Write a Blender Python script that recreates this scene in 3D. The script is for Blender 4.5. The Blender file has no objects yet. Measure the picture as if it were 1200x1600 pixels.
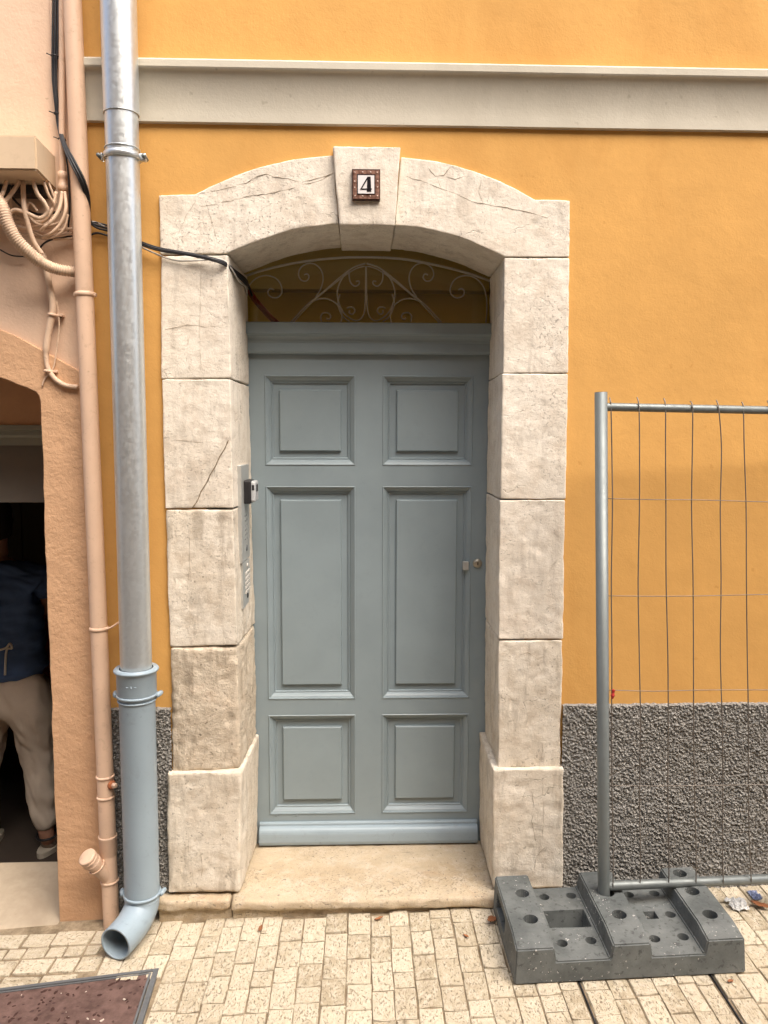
import bpy, bmesh, math, random
import numpy as np
from mathutils import Vector, Matrix, noise, Euler

random.seed(7)
R = math.radians
scene = bpy.context.scene
COL = scene.collection

# ------------------------------------------------------------------ camera
F_PX, PITCH, YAW, ROLL = 1200.0, R(5.5), R(1.8), 0.0026
CAM = Vector((0.0, -2.5, 1.60))
fwd = Vector((math.sin(YAW)*math.cos(PITCH), math.cos(YAW)*math.cos(PITCH), -math.sin(PITCH)))
rgt = Vector((math.cos(YAW), -math.sin(YAW), 0.0))
upv = rgt.cross(fwd)
rgt, upv = (rgt + ROLL*upv).normalized(), (upv - ROLL*rgt).normalized()
cam_d = bpy.data.cameras.new('camera')
cam = bpy.data.objects.new('camera', cam_d); COL.objects.link(cam)
cam_d.sensor_fit = 'HORIZONTAL'; cam_d.sensor_width = 36.0; cam_d.lens = 36.0*F_PX/1200.0
cam_d.clip_start = 0.02; cam_d.clip_end = 300
m = Matrix.Identity(4)
for i in range(3):
    m[i][0], m[i][1], m[i][2], m[i][3] = rgt[i], upv[i], -fwd[i], CAM[i]
cam.matrix_world = m
scene.camera = cam
scene.render.resolution_x, scene.render.resolution_y = 768, 1024

# ------------------------------------------------------------------ sky and sun
SUN_EL, SUN_AZ = 57.0, 36.0          # sun high over the street, a little right of straight behind the viewer
world = bpy.data.worlds.new('World'); scene.world = world; world.use_nodes = True
wn = world.node_tree.nodes; wl = world.node_tree.links
bg = wn['Background']; sky = wn.new('ShaderNodeTexSky'); sky.sky_type = 'NISHITA'; sky.sun_disc = False
sky.sun_elevation = R(SUN_EL); sky.sun_rotation = R(180 - SUN_AZ)
sky.air_density = 1.0; sky.dust_density = 6.0; sky.ozone_density = 1.0
wl.new(sky.outputs[0], bg.inputs[0]); bg.inputs[1].default_value = 0.14
sl = bpy.data.lights.new('sun', 'SUN'); sl.energy = 1.4; sl.angle = R(55); sl.color = (1.0, 0.97, 0.92)
so = bpy.data.objects.new('sun', sl); COL.objects.link(so)
sd = Vector((math.sin(R(SUN_AZ))*math.cos(R(SUN_EL)), -math.cos(R(SUN_AZ))*math.cos(R(SUN_EL)), math.sin(R(SUN_EL))))
so.rotation_euler = sd.to_track_quat('Z', 'Y').to_euler(); so.location = (0, -3, 12)
vs = scene.view_settings
vs.view_transform = 'Standard'; vs.look = 'None'; vs.gamma = 1.0; vs.exposure = 1.42; vs.use_curve_mapping = False
scene.render.engine = 'CYCLES'

# ------------------------------------------------------------------ measuring helpers (plan the place from the survey of the photo)
def ray(px, py):
    return fwd + (px-600)/F_PX*rgt - (py-800)/F_PX*upv
def onY(px, py, Y=0.0):
    d = ray(px, py); return CAM + d*((Y-CAM.y)/d.y)
def onX(px, py, X):
    d = ray(px, py); return CAM + d*((X-CAM.x)/d.x)
def onZ(px, py, Z):
    d = ray(px, py); return CAM + d*((Z-CAM.z)/d.z)
def ground(x, y=0.0):
    return 0.010 + 0.035*x

# ------------------------------------------------------------------ scene helpers
def tag(o, label=None, cat=None, group=None, kind=None):
    if label: o['label'] = label
    if cat: o['category'] = cat
    if group: o['group'] = group
    if kind: o['kind'] = kind
    return o
def empty(name, loc, label=None, cat=None, group=None):
    o = bpy.data.objects.new(name, None); COL.objects.link(o); o.location = loc; o.empty_display_size = 0.05
    return tag(o, label, cat, group)
def wloc(o):
    return o.location.copy() if o.type == 'EMPTY' else Vector((0, 0, 0))   # meshes are modelled in world coordinates
def obj(name, verts, faces, mat, parent=None, smooth=False):
    me = bpy.data.meshes.new(name); me.from_pydata([tuple(v) for v in verts], [], faces); me.update()
    if smooth:
        me.polygons.foreach_set('use_smooth', [True]*len(me.polygons))
    if mat: me.materials.append(mat)
    o = bpy.data.objects.new(name, me); COL.objects.link(o)
    if parent:
        o.parent = parent; o.matrix_parent_inverse = Matrix.Translation(-wloc(parent))
    return o
def bm_obj(name, bm, mat, parent=None, smooth=False):
    bmesh.ops.recalc_face_normals(bm, faces=bm.faces)
    me = bpy.data.meshes.new(name); bm.to_mesh(me); bm.free()
    if smooth: me.polygons.foreach_set('use_smooth', [True]*len(me.polygons))
    if mat: me.materials.append(mat)
    o = bpy.data.objects.new(name, me); COL.objects.link(o)
    if parent:
        o.parent = parent; o.matrix_parent_inverse = Matrix.Translation(-wloc(parent))
    return o
def bm_box(bm, lo, hi):
    vs_ = [bm.verts.new((x, y, z)) for x in (lo[0], hi[0]) for y in (lo[1], hi[1]) for z in (lo[2], hi[2])]
    for f in ((0,1,3,2),(4,6,7,5),(0,4,5,1),(2,3,7,6),(0,2,6,4),(1,5,7,3)):
        bm.faces.new([vs_[i] for i in f])
def box(name, lo, hi, mat, parent=None, bev=0.0, seg=2):
    bm = bmesh.new(); bm_box(bm, lo, hi)
    if bev: bmesh.ops.bevel(bm, geom=bm.edges[:], offset=bev, segments=seg, affect='EDGES', profile=0.5)
    return bm_obj(name, bm, mat, parent)
def prism(name, pts, y0, y1, mat, parent=None, bev=0.0):
    """pts: (x, z) outline in the wall plane, extruded from y0 to y1"""
    bm = bmesh.new()
    a = [bm.verts.new((x, y0, z)) for x, z in pts]; b = [bm.verts.new((x, y1, z)) for x, z in pts]
    n = len(pts); bm.faces.new(a); bm.faces.new(b[::-1])
    for i in range(n): bm.faces.new((a[i], b[i], b[(i+1) % n], a[(i+1) % n]))
    bmesh.ops.recalc_face_normals(bm, faces=bm.faces)
    if bev: bmesh.ops.bevel(bm, geom=bm.edges[:], offset=bev, segments=2, affect='EDGES', profile=0.5)
    return bm_obj(name, bm, mat, parent)
def profile_x(name, prof, x0, x1, mat, parent=None, n=1, wob=0.0, smooth=False):
    """prof: (y, z) outline swept along x in n pieces"""
    V, Fc = [], []; k = len(prof)
    for i in range(n+1):
        x = x0+(x1-x0)*i/n
        for j, (y, z) in enumerate(prof):
            w = wob*noise.noise(Vector((x*1.7, z*3.0, 3.1)))
            V.append((x, y+w, z+w))
    for i in range(n):
        for j in range(k):
            Fc.append((i*k+j, i*k+(j+1) % k, (i+1)*k+(j+1) % k, (i+1)*k+j))
    Fc.append(tuple(range(k))[::-1]); Fc.append(tuple(n*k+j for j in range(k)))
    bm = bmesh.new(); vv = [bm.verts.new(v) for v in V]
    for f in Fc: bm.faces.new([vv[i] for i in f])
    return bm_obj(name, bm, mat, parent, smooth)
def slab(name, xs, zs, holes, y0, y1, mat, parent=None):
    """upright slab cut on a grid of xs, zs; holes = set of (i, j) cells left open"""
    V, Fc, idx = [], [], {}
    def v(i, j, s):
        if (i, j, s) not in idx:
            idx[(i, j, s)] = len(V); V.append((xs[i], y0 if s == 0 else y1, zs[j]))
        return idx[(i, j, s)]
    nx, nz = len(xs)-1, len(zs)-1
    solid = lambda i, j: 0 <= i < nx and 0 <= j < nz and (i, j) not in holes
    for i in range(nx):
        for j in range(nz):
            if not solid(i, j): continue
            Fc.append((v(i,j,0), v(i+1,j,0), v(i+1,j+1,0), v(i,j+1,0)))
            Fc.append((v(i,j,1), v(i,j+1,1), v(i+1,j+1,1), v(i+1,j,1)))
            if not solid(i-1, j): Fc.append((v(i,j,0), v(i,j+1,0), v(i,j+1,1), v(i,j,1)))
            if not solid(i+1, j): Fc.append((v(i+1,j,0), v(i+1,j,1), v(i+1,j+1,1), v(i+1,j+1,0)))
            if not solid(i, j-1): Fc.append((v(i,j,0), v(i,j,1), v(i+1,j,1), v(i+1,j,0)))
            if not solid(i, j+1): Fc.append((v(i,j+1,0), v(i+1,j+1,0), v(i+1,j+1,1), v(i,j+1,1)))
    return obj(name, V, Fc, mat, parent)
def catmull(pts, n=6):
    P = [Vector(p) for p in pts]; out = []
    for i in range(len(P)-1):
        p0 = P[max(i-1, 0)]; p1 = P[i]; p2 = P[i+1]; p3 = P[min(i+2, len(P)-1)]
        for k in range(n):
            t = k/n
            out.append(0.5*((2*p1)+(p2-p0)*t+(2*p0-5*p1+4*p2-p3)*t*t+(3*p1-p0-3*p2+p3)*t**3))
    out.append(P[-1]); return out
def tube_geo(pts, r, seg=8, cap=True, base=0):
    """r: number or function(fraction, index); returns verts, faces"""
    V, Fc = [], []; n = len(pts); u = None
    for i, p in enumerate(pts):
        t = (pts[min(i+1, n-1)]-pts[max(i-1, 0)])
        t = t.normalized() if t.length > 1e-9 else Vector((0, 0, 1))
        if u is None:
            u = t.orthogonal().normalized()
        else:
            u = (u-t*u.dot(t)); u = u.normalized() if u.length > 1e-6 else t.orthogonal().normalized()
        w = t.cross(u); rr = r(i/(n-1), i) if callable(r) else r
        for k in range(seg):
            a = 2*math.pi*k/seg; V.append(p+(u*math.cos(a)+w*math.sin(a))*rr)
    for i in range(n-1):
        for k in range(seg):
            Fc.append((base+i*seg+k, base+i*seg+(k+1) % seg, base+(i+1)*seg+(k+1) % seg, base+(i+1)*seg+k))
    if cap:
        Fc.append(tuple(base+k for k in range(seg))[::-1]); Fc.append(tuple(base+(n-1)*seg+k for k in range(seg)))
    return V, Fc
def tube(name, pts, r, mat, parent=None, seg=8, n=6, smooth=True, cap=True):
    P = catmull(pts, n) if n > 1 else [Vector(p) for p in pts]
    V, Fc = tube_geo(P, r, seg, cap); return obj(name, V, Fc, mat, parent, smooth)
def ring(name, c, axis, rad, r, mat, parent=None, seg=28, rs=8, squash=1.0):
    """torus round axis; squash stretches the band along the axis"""
    axis = Vector(axis).normalized(); u = axis.orthogonal().normalized(); w = axis.cross(u); V, Fc = [], []
    for i in range(seg):
        a = 2*math.pi*i/seg; d = u*math.cos(a)+w*math.sin(a)
        for k in range(rs):
            b = 2*math.pi*k/rs; V.append(Vector(c)+d*(rad+r*math.cos(b))+axis*(r*squash*math.sin(b)))
    for i in range(seg):
        for k in range(rs):
            Fc.append((i*rs+k, ((i+1) % seg)*rs+k, ((i+1) % seg)*rs+(k+1) % rs, i*rs+(k+1) % rs))
    return obj(name, V, Fc, mat, parent, True)
def lathe(name, prof, c, axis, mat, parent=None, seg=24, smooth=True):
    """prof: (radius, distance along axis)"""
    axis = Vector(axis).normalized(); u = axis.orthogonal().normalized(); w = axis.cross(u); V, Fc = [], []; k = len(prof)
    for i in range(seg):
        a = 2*math.pi*i/seg; d = u*math.cos(a)+w*math.sin(a)
        for r_, h in prof: V.append(Vector(c)+d*r_+axis*h)
    for i in range(seg):
        for j in range(k-1):
            Fc.append((i*k+j, ((i+1) % seg)*k+j, ((i+1) % seg)*k+j+1, i*k+j+1))
    bm = bmesh.new(); vv = [bm.verts.new(v) for v in V]
    for f in Fc: bm.faces.new([vv[i] for i in f])
    bmesh.ops.remove_doubles(bm, verts=bm.verts, dist=1e-5)
    return bm_obj(name, bm, mat, parent, smooth)
def fract(p, oct=3):
    s, a = 0.0, 1.0
    for _ in range(oct):
        s += a*noise.noise(p); p = p*2.07+Vector((3.1, 1.7, 5.3)); a *= 0.5
    return s
def ramp(L, r, h):
    a = [0, r*0.18, r*0.45, r*0.75, r*1.15]
    if L < 3*r: return [L*i/8 for i in range(9)]
    n = max(2, int((L-2.3*r)/h)); mid = [1.15*r+(L-2.3*r)*i/n for i in range(1, n)]
    return a+mid+[L-t for t in a[::-1]]
def stone(name, mp, L, mat, parent, r=0.008, h=0.009, amp=0.0022, rough=1.0, seed=0.0, grooves=(), chip=1.0):
    """a dressed stone: dense rounded box of size L mapped by mp(u, v, w) into place, edges worn unevenly"""
    ax = [ramp(L[k], r, h) for k in range(3)]; nn = [len(a)-1 for a in ax]
    idx, V, Fc = {}, [], []
    def vert(i, j, k):
        key = (i, j, k)
        if key in idx: return idx[key]
        p = Vector((ax[0][i], ax[1][j], ax[2][k]))
        q = Vector((p.x+seed, p.y+seed*1.7, p.z-seed))
        wear = max(0.15, 0.75+0.75*fract(q*11, 2)+1.5*chip*max(0.0, noise.noise(q*6.0+Vector((9, 2, 4)))-0.25))
        rr = min(r*wear*1.1, min(L)*0.4)
        c = Vector([min(max(p[t], rr), L[t]-rr) for t in range(3)]); d = p-c
        nrm = d.normalized() if d.length > 1e-9 else Vector((0, 0, 1))
        p2 = c+nrm*rr if d.length > 1e-9 else p
        e = amp*rough*(fract(q*9, 2)*0.8+0.5*noise.noise(q*45))
        e -= amp*rough*2.2*max(0.0, noise.noise(q*28)-0.32)
        p2 = p2+nrm*e
        P = mp(p2.x/L[0], p2.y/L[1], p2.z/L[2])
        for (A, B, gw, gd) in grooves:
            ab = B-A; t = max(0, min(1, (P-A).dot(ab)/ab.length_squared)); dd = (P-(A+ab*t)).length
            if dd < gw: P = P-(P-A-ab*t)*0+Vector((0, gd*(1-dd/gw), 0))
        idx[key] = len(V); V.append(P); return idx[key]
    for a in range(3):
        b, c = (a+1) % 3, (a+2) % 3
        for s in (0, nn[a]):
            for i in range(nn[b]):
                for j in range(nn[c]):
                    q = []
                    for (di, dj) in ((0, 0), (1, 0), (1, 1), (0, 1)):
                        t = [0, 0, 0]; t[a] = s; t[b] = i+di; t[c] = j+dj; q.append(vert(*t))
                    Fc.append(tuple(q))
    bm = bmesh.new(); vv = [bm.verts.new(v) for v in V]
    for f in Fc: bm.faces.new([vv[i] for i in f])
    return bm_obj(name, bm, mat, parent, True)

# ------------------------------------------------------------------ materials
class M:
    def __init__(s, name):
        s.m = bpy.data.materials.new(name); s.m.use_nodes = True; s.t = s.m.node_tree
        s.n = s.t.nodes; s.b = s.n['Principled BSDF']; s.tc = s.n.new('ShaderNodeTexCoord'); s.co = s.tc.outputs['Object']
    def link(s, a, b): s.t.links.new(a, b)
    def val(s, v, sock):
        if hasattr(v, 'is_linked') or hasattr(v, 'links'): s.link(v, sock)
        else: sock.default_value = v
    def noise(s, scale, detail=4, rough=0.55, dist=0.0, co=None):
        n = s.n.new('ShaderNodeTexNoise'); s.link(co or s.co, n.inputs['Vector'])
        n.inputs['Scale'].default_value = scale; n.inputs['Detail'].default_value = detail
        n.inputs['Roughness'].default_value = rough; n.inputs['Distortion'].default_value = dist; return n.outputs['Fac']
    def voro(s, scale, feature='F1', co=None, out='Distance', rnd=1.0):
        n = s.n.new('ShaderNodeTexVoronoi'); n.feature = feature; s.link(co or s.co, n.inputs['Vector'])
        n.inputs['Scale'].default_value = scale; n.inputs['Randomness'].default_value = rnd; return n.outputs[out]
    def scale(s, v, co=None):
        n = s.n.new('ShaderNodeMapping'); s.link(co or s.co, n.inputs['Vector']); n.inputs['Scale'].default_value = v; return n.outputs[0]
    def rng(s, x, a, b, c=0.0, d=1.0):
        n = s.n.new('ShaderNodeMapRange'); s.val(x, n.inputs[0])
        for i, t in enumerate((a, b, c, d)): n.inputs[i+1].default_value = t
        return n.outputs[0]
    def math(s, op, a, b=0.0):
        n = s.n.new('ShaderNodeMath'); n.operation = op; s.val(a, n.inputs[0]); s.val(b, n.inputs[1]); return n.outputs[0]
    def mix(s, f, a, b, mode='MIX'):
        n = s.n.new('ShaderNodeMix'); n.data_type = 'RGBA'; n.blend_type = mode; s.val(f, n.inputs[0])
        for v, k in ((a, 6), (b, 7)):
            if isinstance(v, (tuple, list)): n.inputs[k].default_value = (*v, 1)
            else: s.link(v, n.inputs[k])
        return n.outputs[2]
    def rnd(s):
        return s.n.new('ShaderNodeObjectInfo').outputs['Random']
    def shift(s, k=7.0):
        """texture space moved by a random amount for each object"""
        n = s.n.new('ShaderNodeVectorMath'); n.operation = 'ADD'; s.link(s.co, n.inputs[0])
        c = s.n.new('ShaderNodeCombineXYZ'); r_ = s.math('MULTIPLY', s.rnd(), k)
        for i in range(3): s.link(r_, c.inputs[i])
        s.link(c.outputs[0], n.inputs[1]); s.co = n.outputs[0]
    def warp(s, scale, amt):
        n = s.n.new('ShaderNodeTexNoise'); s.link(s.co, n.inputs['Vector']); n.inputs['Scale'].default_value = scale
        n.inputs['Detail'].default_value = 4
        a = s.n.new('ShaderNodeVectorMath'); a.operation = 'MULTIPLY_ADD'; s.link(n.outputs['Color'], a.inputs[0])
        a.inputs[1].default_value = (amt,)*3; s.link(s.co, a.inputs[2]); return a.outputs[0]
    def bump(s, hgt, strength=0.3, dist=0.003, prev=None):
        n = s.n.new('ShaderNodeBump'); n.inputs['Strength'].default_value = strength; n.inputs['Distance'].default_value = dist
        s.link(hgt, n.inputs['Height'])
        if prev: s.link(prev, n.inputs['Normal'])
        return n.outputs[0]
    def done(s, col=None, rough=0.7, metal=0.0, nrm=None, spec=None):
        if col is not None:
            if isinstance(col, (tuple, list)): s.b.inputs['Base Color'].default_value = (*col, 1)
            else: s.link(col, s.b.inputs['Base Color'])
        s.val(rough, s.b.inputs['Roughness']); s.val(metal, s.b.inputs['Metallic'])
        if nrm: s.link(nrm, s.b.inputs['Normal'])
        if spec is not None: s.b.inputs['Specular IOR Level'].default_value = spec
        return s.m

def plaster(name, col, var=0.12, bump=0.35, grain=140, stain=None, stain_amt=0.35, coarse=0.0):
    s = M(name); dark = tuple(c*(1-var*1.3) for c in col); lite = tuple(min(1, c*(1+var)) for c in col)
    f = s.math('ADD', s.math('MULTIPLY', s.noise(1.6, 4), 0.6), s.math('MULTIPLY', s.noise(9, 5), 0.4))
    c = s.mix(s.rng(f, 0.32, 0.68), dark, lite)
    c = s.mix(s.math('MULTIPLY', s.rng(s.noise(70, 3), 0.4, 0.7), 0.25), c, dark)
    if stain:
        w = s.noise(2.2, 6, 0.65, 0.6, s.scale((1.0, 1.0, 0.45)))
        c = s.mix(s.math('MULTIPLY', s.rng(w, 0.52, 0.72), stain_amt), c, stain)
        sp = s.noise(34, 2, 0.5)
        c = s.mix(s.math('MULTIPLY', s.rng(sp, 0.70, 0.76), 0.5), c, stain)
    n1 = s.bump(s.noise(grain, 4, 0.65), bump, 0.0015)
    n1 = s.bump(s.noise(14, 5, 0.6), 0.35+coarse, 0.004, n1)
    if coarse: n1 = s.bump(s.noise(55, 4, 0.7, 0.4), 0.5*coarse, 0.004, n1)
    return s.done(c, 0.88, 0, n1, 0.25)

def limestone(name, A, B, Cc, pit=0.5, vein=0.5, rust=0.25, shift=True, bumpk=0.85, streak=0.36, spots=0.30):
    s = M(name)
    if shift: s.shift(9.0)
    f = s.noise(4.2, 6, 0.62, 0.4); c = s.mix(s.rng(f, 0.36, 0.64), A, B)
    g = s.noise(16, 7, 0.7, 0.3); c = s.mix(s.math('MULTIPLY', s.rng(g, 0.48, 0.66), 0.75), c, Cc)
    drip = s.noise(7.5, 6, 0.68, 0.3, s.scale((3.0, 3.0, 0.55)))
    c = s.mix(s.math('MULTIPLY', s.rng(drip, 0.52, 0.66), streak), c, tuple(x*0.60 for x in Cc))
    rs = s.noise(2.3, 6, 0.72, 0.5); c = s.mix(s.math('MULTIPLY', s.rng(rs, 0.58, 0.72), rust), c, (0.42, 0.24, 0.13))
    v = s.voro(3.1, 'DISTANCE_TO_EDGE', s.scale((1.0, 1.0, 1.6), s.warp(16, 0.10)))
    line = s.math('MULTIPLY', s.rng(v, 0.0, 0.006, 1.0, 0.0), s.rng(s.noise(5.0, 3), 0.54, 0.60))
    c = s.mix(s.math('MULTIPLY', line, vein), c, (0.20, 0.155, 0.11))
    zone = s.rng(s.noise(4.4, 6, 0.65, 0.4), 0.44, 0.60)
    p = s.noise(150, 5, 0.66, 0.0); pits = s.math('MULTIPLY', s.rng(p, 0.57, 0.66), zone)
    c = s.mix(s.math('MULTIPLY', pits, pit), c, tuple(x*0.40 for x in Cc))
    c = s.mix(s.math('MULTIPLY', s.rng(s.noise(85, 2, 0.5), 0.67, 0.71), spots), c, tuple(x*0.35 for x in Cc))
    sc = s.noise(60, 5, 0.7, 0.8, s.scale((0.6, 1.0, 1.2)))           # faint tool marks
    c = s.mix(s.math('MULTIPLY', s.rng(sc, 0.58, 0.70), 0.32), c, tuple(x*0.60 for x in B))
    c = s.mix(s.math('MULTIPLY', s.rng(s.noise(300, 2), 0.35, 0.7), 0.28), c, tuple(x*0.66 for x in B))
    n1 = s.bump(s.noise(190, 4, 0.7), 0.45*bumpk, 0.0018)
    n1 = s.bump(s.noise(42, 6, 0.7), 0.55*bumpk, 0.005, n1)
    n1 = s.bump(s.math('ADD', pits, s.math('ADD', line, s.math('MULTIPLY', sc, 0.6))), 0.7*bumpk, -0.003, n1)
    return s.done(c, 0.84, 0, n1, 0.25)

def paint(name, col, rough=0.42, var=0.05, dirt=0.0, dirtcol=(0.12, 0.10, 0.08), bump=0.12, brush=None):
    s = M(name); c = s.mix(s.rng(s.noise(4.5, 5), 0.35, 0.65), tuple(x*(1-var) for x in col), tuple(x*(1+var) for x in col))
    if dirt:
        c = s.mix(s.math('MULTIPLY', s.rng(s.noise(26, 6, 0.7, 0.5), 0.56, 0.70), dirt), c, dirtcol)
        c = s.mix(s.math('MULTIPLY', s.rng(s.noise(90, 3), 0.68, 0.74), dirt), c, tuple(x*0.5 for x in dirtcol))
    co = s.scale(brush) if brush else None
    n1 = s.bump(s.noise(60, 3, 0.6, 0.0, co), bump, 0.001)
    return s.done(c, s.rng(s.noise(18, 4), 0.3, 0.7, rough-0.06, rough+0.08), 0, n1, 0.4)

def metal(name, col, rough=0.36, met=0.9, dirt=0.3):
    s = M(name)
    sp = s.voro(95, 'F1', None, 'Color'); g = s.n.new('ShaderNodeRGBToBW'); s.link(sp, g.inputs[0])
    c = s.mix(s.rng(g.outputs[0], 0.1, 0.9), tuple(x*0.92 for x in col), col)
    st = s.noise(5, 6, 0.65, 0.3, s.scale((4, 4, 0.35)))
    c = s.mix(s.math('MULTIPLY', s.rng(st, 0.5, 0.75), dirt), c, tuple(x*0.45 for x in col))
    r_ = s.math('ADD', s.rng(g.outputs[0], 0, 1, rough-0.05, rough+0.07), s.rng(st, 0.4, 0.8, 0, 0.14))
    return s.done(c, r_, met, s.bump(s.noise(45, 4), 0.05, 0.001))

MT = {}
MT['orange'] = plaster('orange_plaster', (0.63, 0.345, 0.102), 0.08, 0.34, 150, (0.50, 0.245, 0.06), 0.45, 0.15)
MT['cornice'] = plaster('cornice_stucco', (0.57, 0.525, 0.425), 0.06, 0.30, 160, (0.36, 0.32, 0.24), 0.3)
MT['peach'] = plaster('peach_plaster', (0.70, 0.50, 0.355), 0.08, 0.45, 110, (0.42, 0.285, 0.19), 0.45, 0.4)
MT['peach_rough'] = plaster('rough_peach_plaster', (0.58, 0.355, 0.205), 0.09, 0.8, 90, (0.42, 0.235, 0.125), 0.35, 1.3)
MT['stone'] = limestone('jamb_limestone', (0.81, 0.745, 0.635), (0.75, 0.675, 0.56), (0.62, 0.53, 0.42), 0.75, 0.4, 0.18)
MT['stone_low'] = limestone('stained_limestone', (0.77, 0.705, 0.595), (0.68, 0.60, 0.48), (0.53, 0.44, 0.33), 0.80, 0.4, 0.30, True, 0.95, 0.55, 0.5)
MT['stone_worn'] = limestone('worn_limestone', (0.68, 0.595, 0.47), (0.58, 0.49, 0.37), (0.50, 0.40, 0.29), 0.8, 0.4, 0.50, True, 1.6, 0.7, 0.7)
MT['sill'] = limestone('sill_limestone', (0.54, 0.445, 0.315), (0.46, 0.36, 0.235), (0.60, 0.515, 0.40), 0.9, 0.4, 0.60, True, 1.2, 0.35, 0.8)
MT['thresh'] = plaster('threshold_cement', (0.44, 0.36, 0.26), 0.16, 0.6, 90, (0.26, 0.20, 0.14), 0.6)
MT['door'] = paint('grey_door_paint', (0.236, 0.290, 0.312), 0.36, 0.05, 0.10, (0.15, 0.175, 0.18), bump=0.08, brush=(1, 1, 0.12))
MT['boot'] = paint('blue_grey_iron_paint', (0.285, 0.355, 0.40), 0.36, 0.05, 0.22, (0.16, 0.17, 0.17))
MT['galv'] = metal('galvanised_steel', (0.66, 0.70, 0.705), 0.32, 0.78, 0.16)
MT['fence'] = metal('fence_steel', (0.185, 0.205, 0.20), 0.46, 0.5, 0.5)
MT['wire'] = metal('fence_wire', (0.20, 0.175, 0.15), 0.5, 0.6, 0.4)
MT['crack'] = paint('crack_dirt', (0.30, 0.24, 0.175), 0.9, 0.3)
MT['iron'] = paint('grille_iron', (0.46, 0.43, 0.36), 0.5, 0.08, 0.3)
MT['drain'] = paint('peach_pipe_paint', (0.68, 0.475, 0.335), 0.45, 0.07, 0.30, (0.26, 0.15, 0.085))
MT['conduit'] = paint('cable_paint', (0.60, 0.435, 0.305), 0.6, 0.12, 0.55, (0.22, 0.14, 0.09))
MT['box'] = paint('junction_box_paint', (0.60, 0.46, 0.31), 0.5, 0.05, 0.18, (0.34, 0.24, 0.15))
MT['black'] = paint('black_rubber', (0.018, 0.017, 0.018), 0.45, 0.1)
MT['white'] = paint('white_cable', (0.55, 0.52, 0.47), 0.5, 0.05)
MT['red'] = paint('red_plastic', (0.34, 0.022, 0.018), 0.45, 0.05)
MT['rust'] = paint('rusty_iron', (0.30, 0.10, 0.04), 0.8, 0.3, 0.4, (0.12, 0.04, 0.02))
MT['plate'] = metal('brushed_plate', (0.56, 0.56, 0.53), 0.42, 0.6, 0.2)
MT['brass'] = metal('lock_nickel', (0.48, 0.44, 0.36), 0.38, 0.85, 0.2)
MT['greyplastic'] = paint('grey_plastic', (0.42, 0.43, 0.43), 0.4, 0.03)
MT['hall'] = plaster('hall_ochre', (0.76, 0.63, 0.19), 0.05, 0.2)
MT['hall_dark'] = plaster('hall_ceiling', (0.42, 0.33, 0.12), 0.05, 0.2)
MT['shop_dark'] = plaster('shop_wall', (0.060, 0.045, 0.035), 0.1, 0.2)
MT['shop_frame'] = paint('shop_frame_paint', (0.25, 0.26, 0.215), 0.5, 0.05)
MT['shop_panel'] = paint('shop_panel_paint', (0.15, 0.13, 0.105), 0.5, 0.05)
MT['tile_white'] = paint('tile_glaze', (0.74, 0.70, 0.68), 0.22, 0.03)
MT['ink'] = paint('tile_black', (0.012, 0.011, 0.014), 0.25, 0.05)
s = M('tile_border'); v_ = s.voro(75, 'F1', None, 'Distance', 0.35)
MT['tile_border'] = s.done(s.mix(s.rng(v_, 0.15, 0.75), (0.30, 0.165, 0.12), (0.10, 0.042, 0.026)), 0.3)
MT['tile_edge'] = paint('tile_edge', (0.055, 0.024, 0.017), 0.3, 0.1)
MT['tile_dot'] = paint('tile_dot', (0.62, 0.46, 0.37), 0.3, 0.05)
s = M('window_glass'); s.b.inputs['Transmission Weight'].default_value = 1.0; s.b.inputs['IOR'].default_value = 1.45
MT['glass'] = s.done((0.86, 0.84, 0.74), 0.03)

# rough sprayed render of the wall base
s = M('rough_grey_render')
c = s.mix(s.rng(s.noise(130, 4, 0.7), 0.38, 0.62), (0.125, 0.120, 0.110), (0.35, 0.335, 0.305))
c = s.mix(s.math('MULTIPLY', s.rng(s.noise(3, 4), 0.45, 0.7), 0.3), c, (0.17, 0.155, 0.13))
MT['dado'] = s.done(c, 0.92, 0, s.bump(s.noise(220, 4, 0.7), 0.7, 0.003), 0.2)
# travertine setts: pitted, each with its own tone
s = M('travertine_sett'); s.shift(40.0)
rn = s.rnd()
c = s.mix(rn, (0.39, 0.325, 0.22), (0.60, 0.52, 0.385))
c = s.mix(s.math('MULTIPLY', s.rng(s.noise(3.2, 6, 0.7, 0.5), 0.44, 0.62), 0.65), c, (0.62, 0.55, 0.43))
c = s.mix(s.math('MULTIPLY', s.rng(s.noise(2.4, 6, 0.7, 0.3), 0.52, 0.68), 0.30), c, (0.40, 0.315, 0.20))
st = s.noise(13, 6, 0.74, 0.5, s.scale((1.0, 0.75, 1.0))); pit = s.rng(st, 0.56, 0.62)
c = s.mix(s.math('MULTIPLY', pit, 0.62), c, (0.215, 0.155, 0.09))
fine = s.noise(46, 4, 0.7); c = s.mix(s.math('MULTIPLY', s.rng(fine, 0.52, 0.66), 0.45), c, (0.27, 0.20, 0.12))
n1 = s.bump(fine, 0.5, 0.002); n1 = s.bump(pit, 0.8, -0.004, n1); n1 = s.bump(s.noise(6, 4, 0.6), 0.4, 0.004, n1)
MT['sett'] = s.done(c, 0.80, 0, n1, 0.3)
s = M('sandy_mortar'); c = s.mix(s.rng(s.noise(18, 5, 0.7), 0.35, 0.68), (0.15, 0.112, 0.07), (0.36, 0.285, 0.19))
MT['mortar'] = s.done(c, 0.95, 0, s.bump(s.noise(120, 4, 0.7), 0.6, 0.003), 0.15)
s = M('street_paving'); br = s.n.new('ShaderNodeTexBrick'); s.link(s.co, br.inputs['Vector'])
br.inputs['Scale'].default_value = 1.0; br.inputs['Brick Width'].default_value = 0.13; br.inputs['Row Height'].default_value = 0.072
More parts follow.
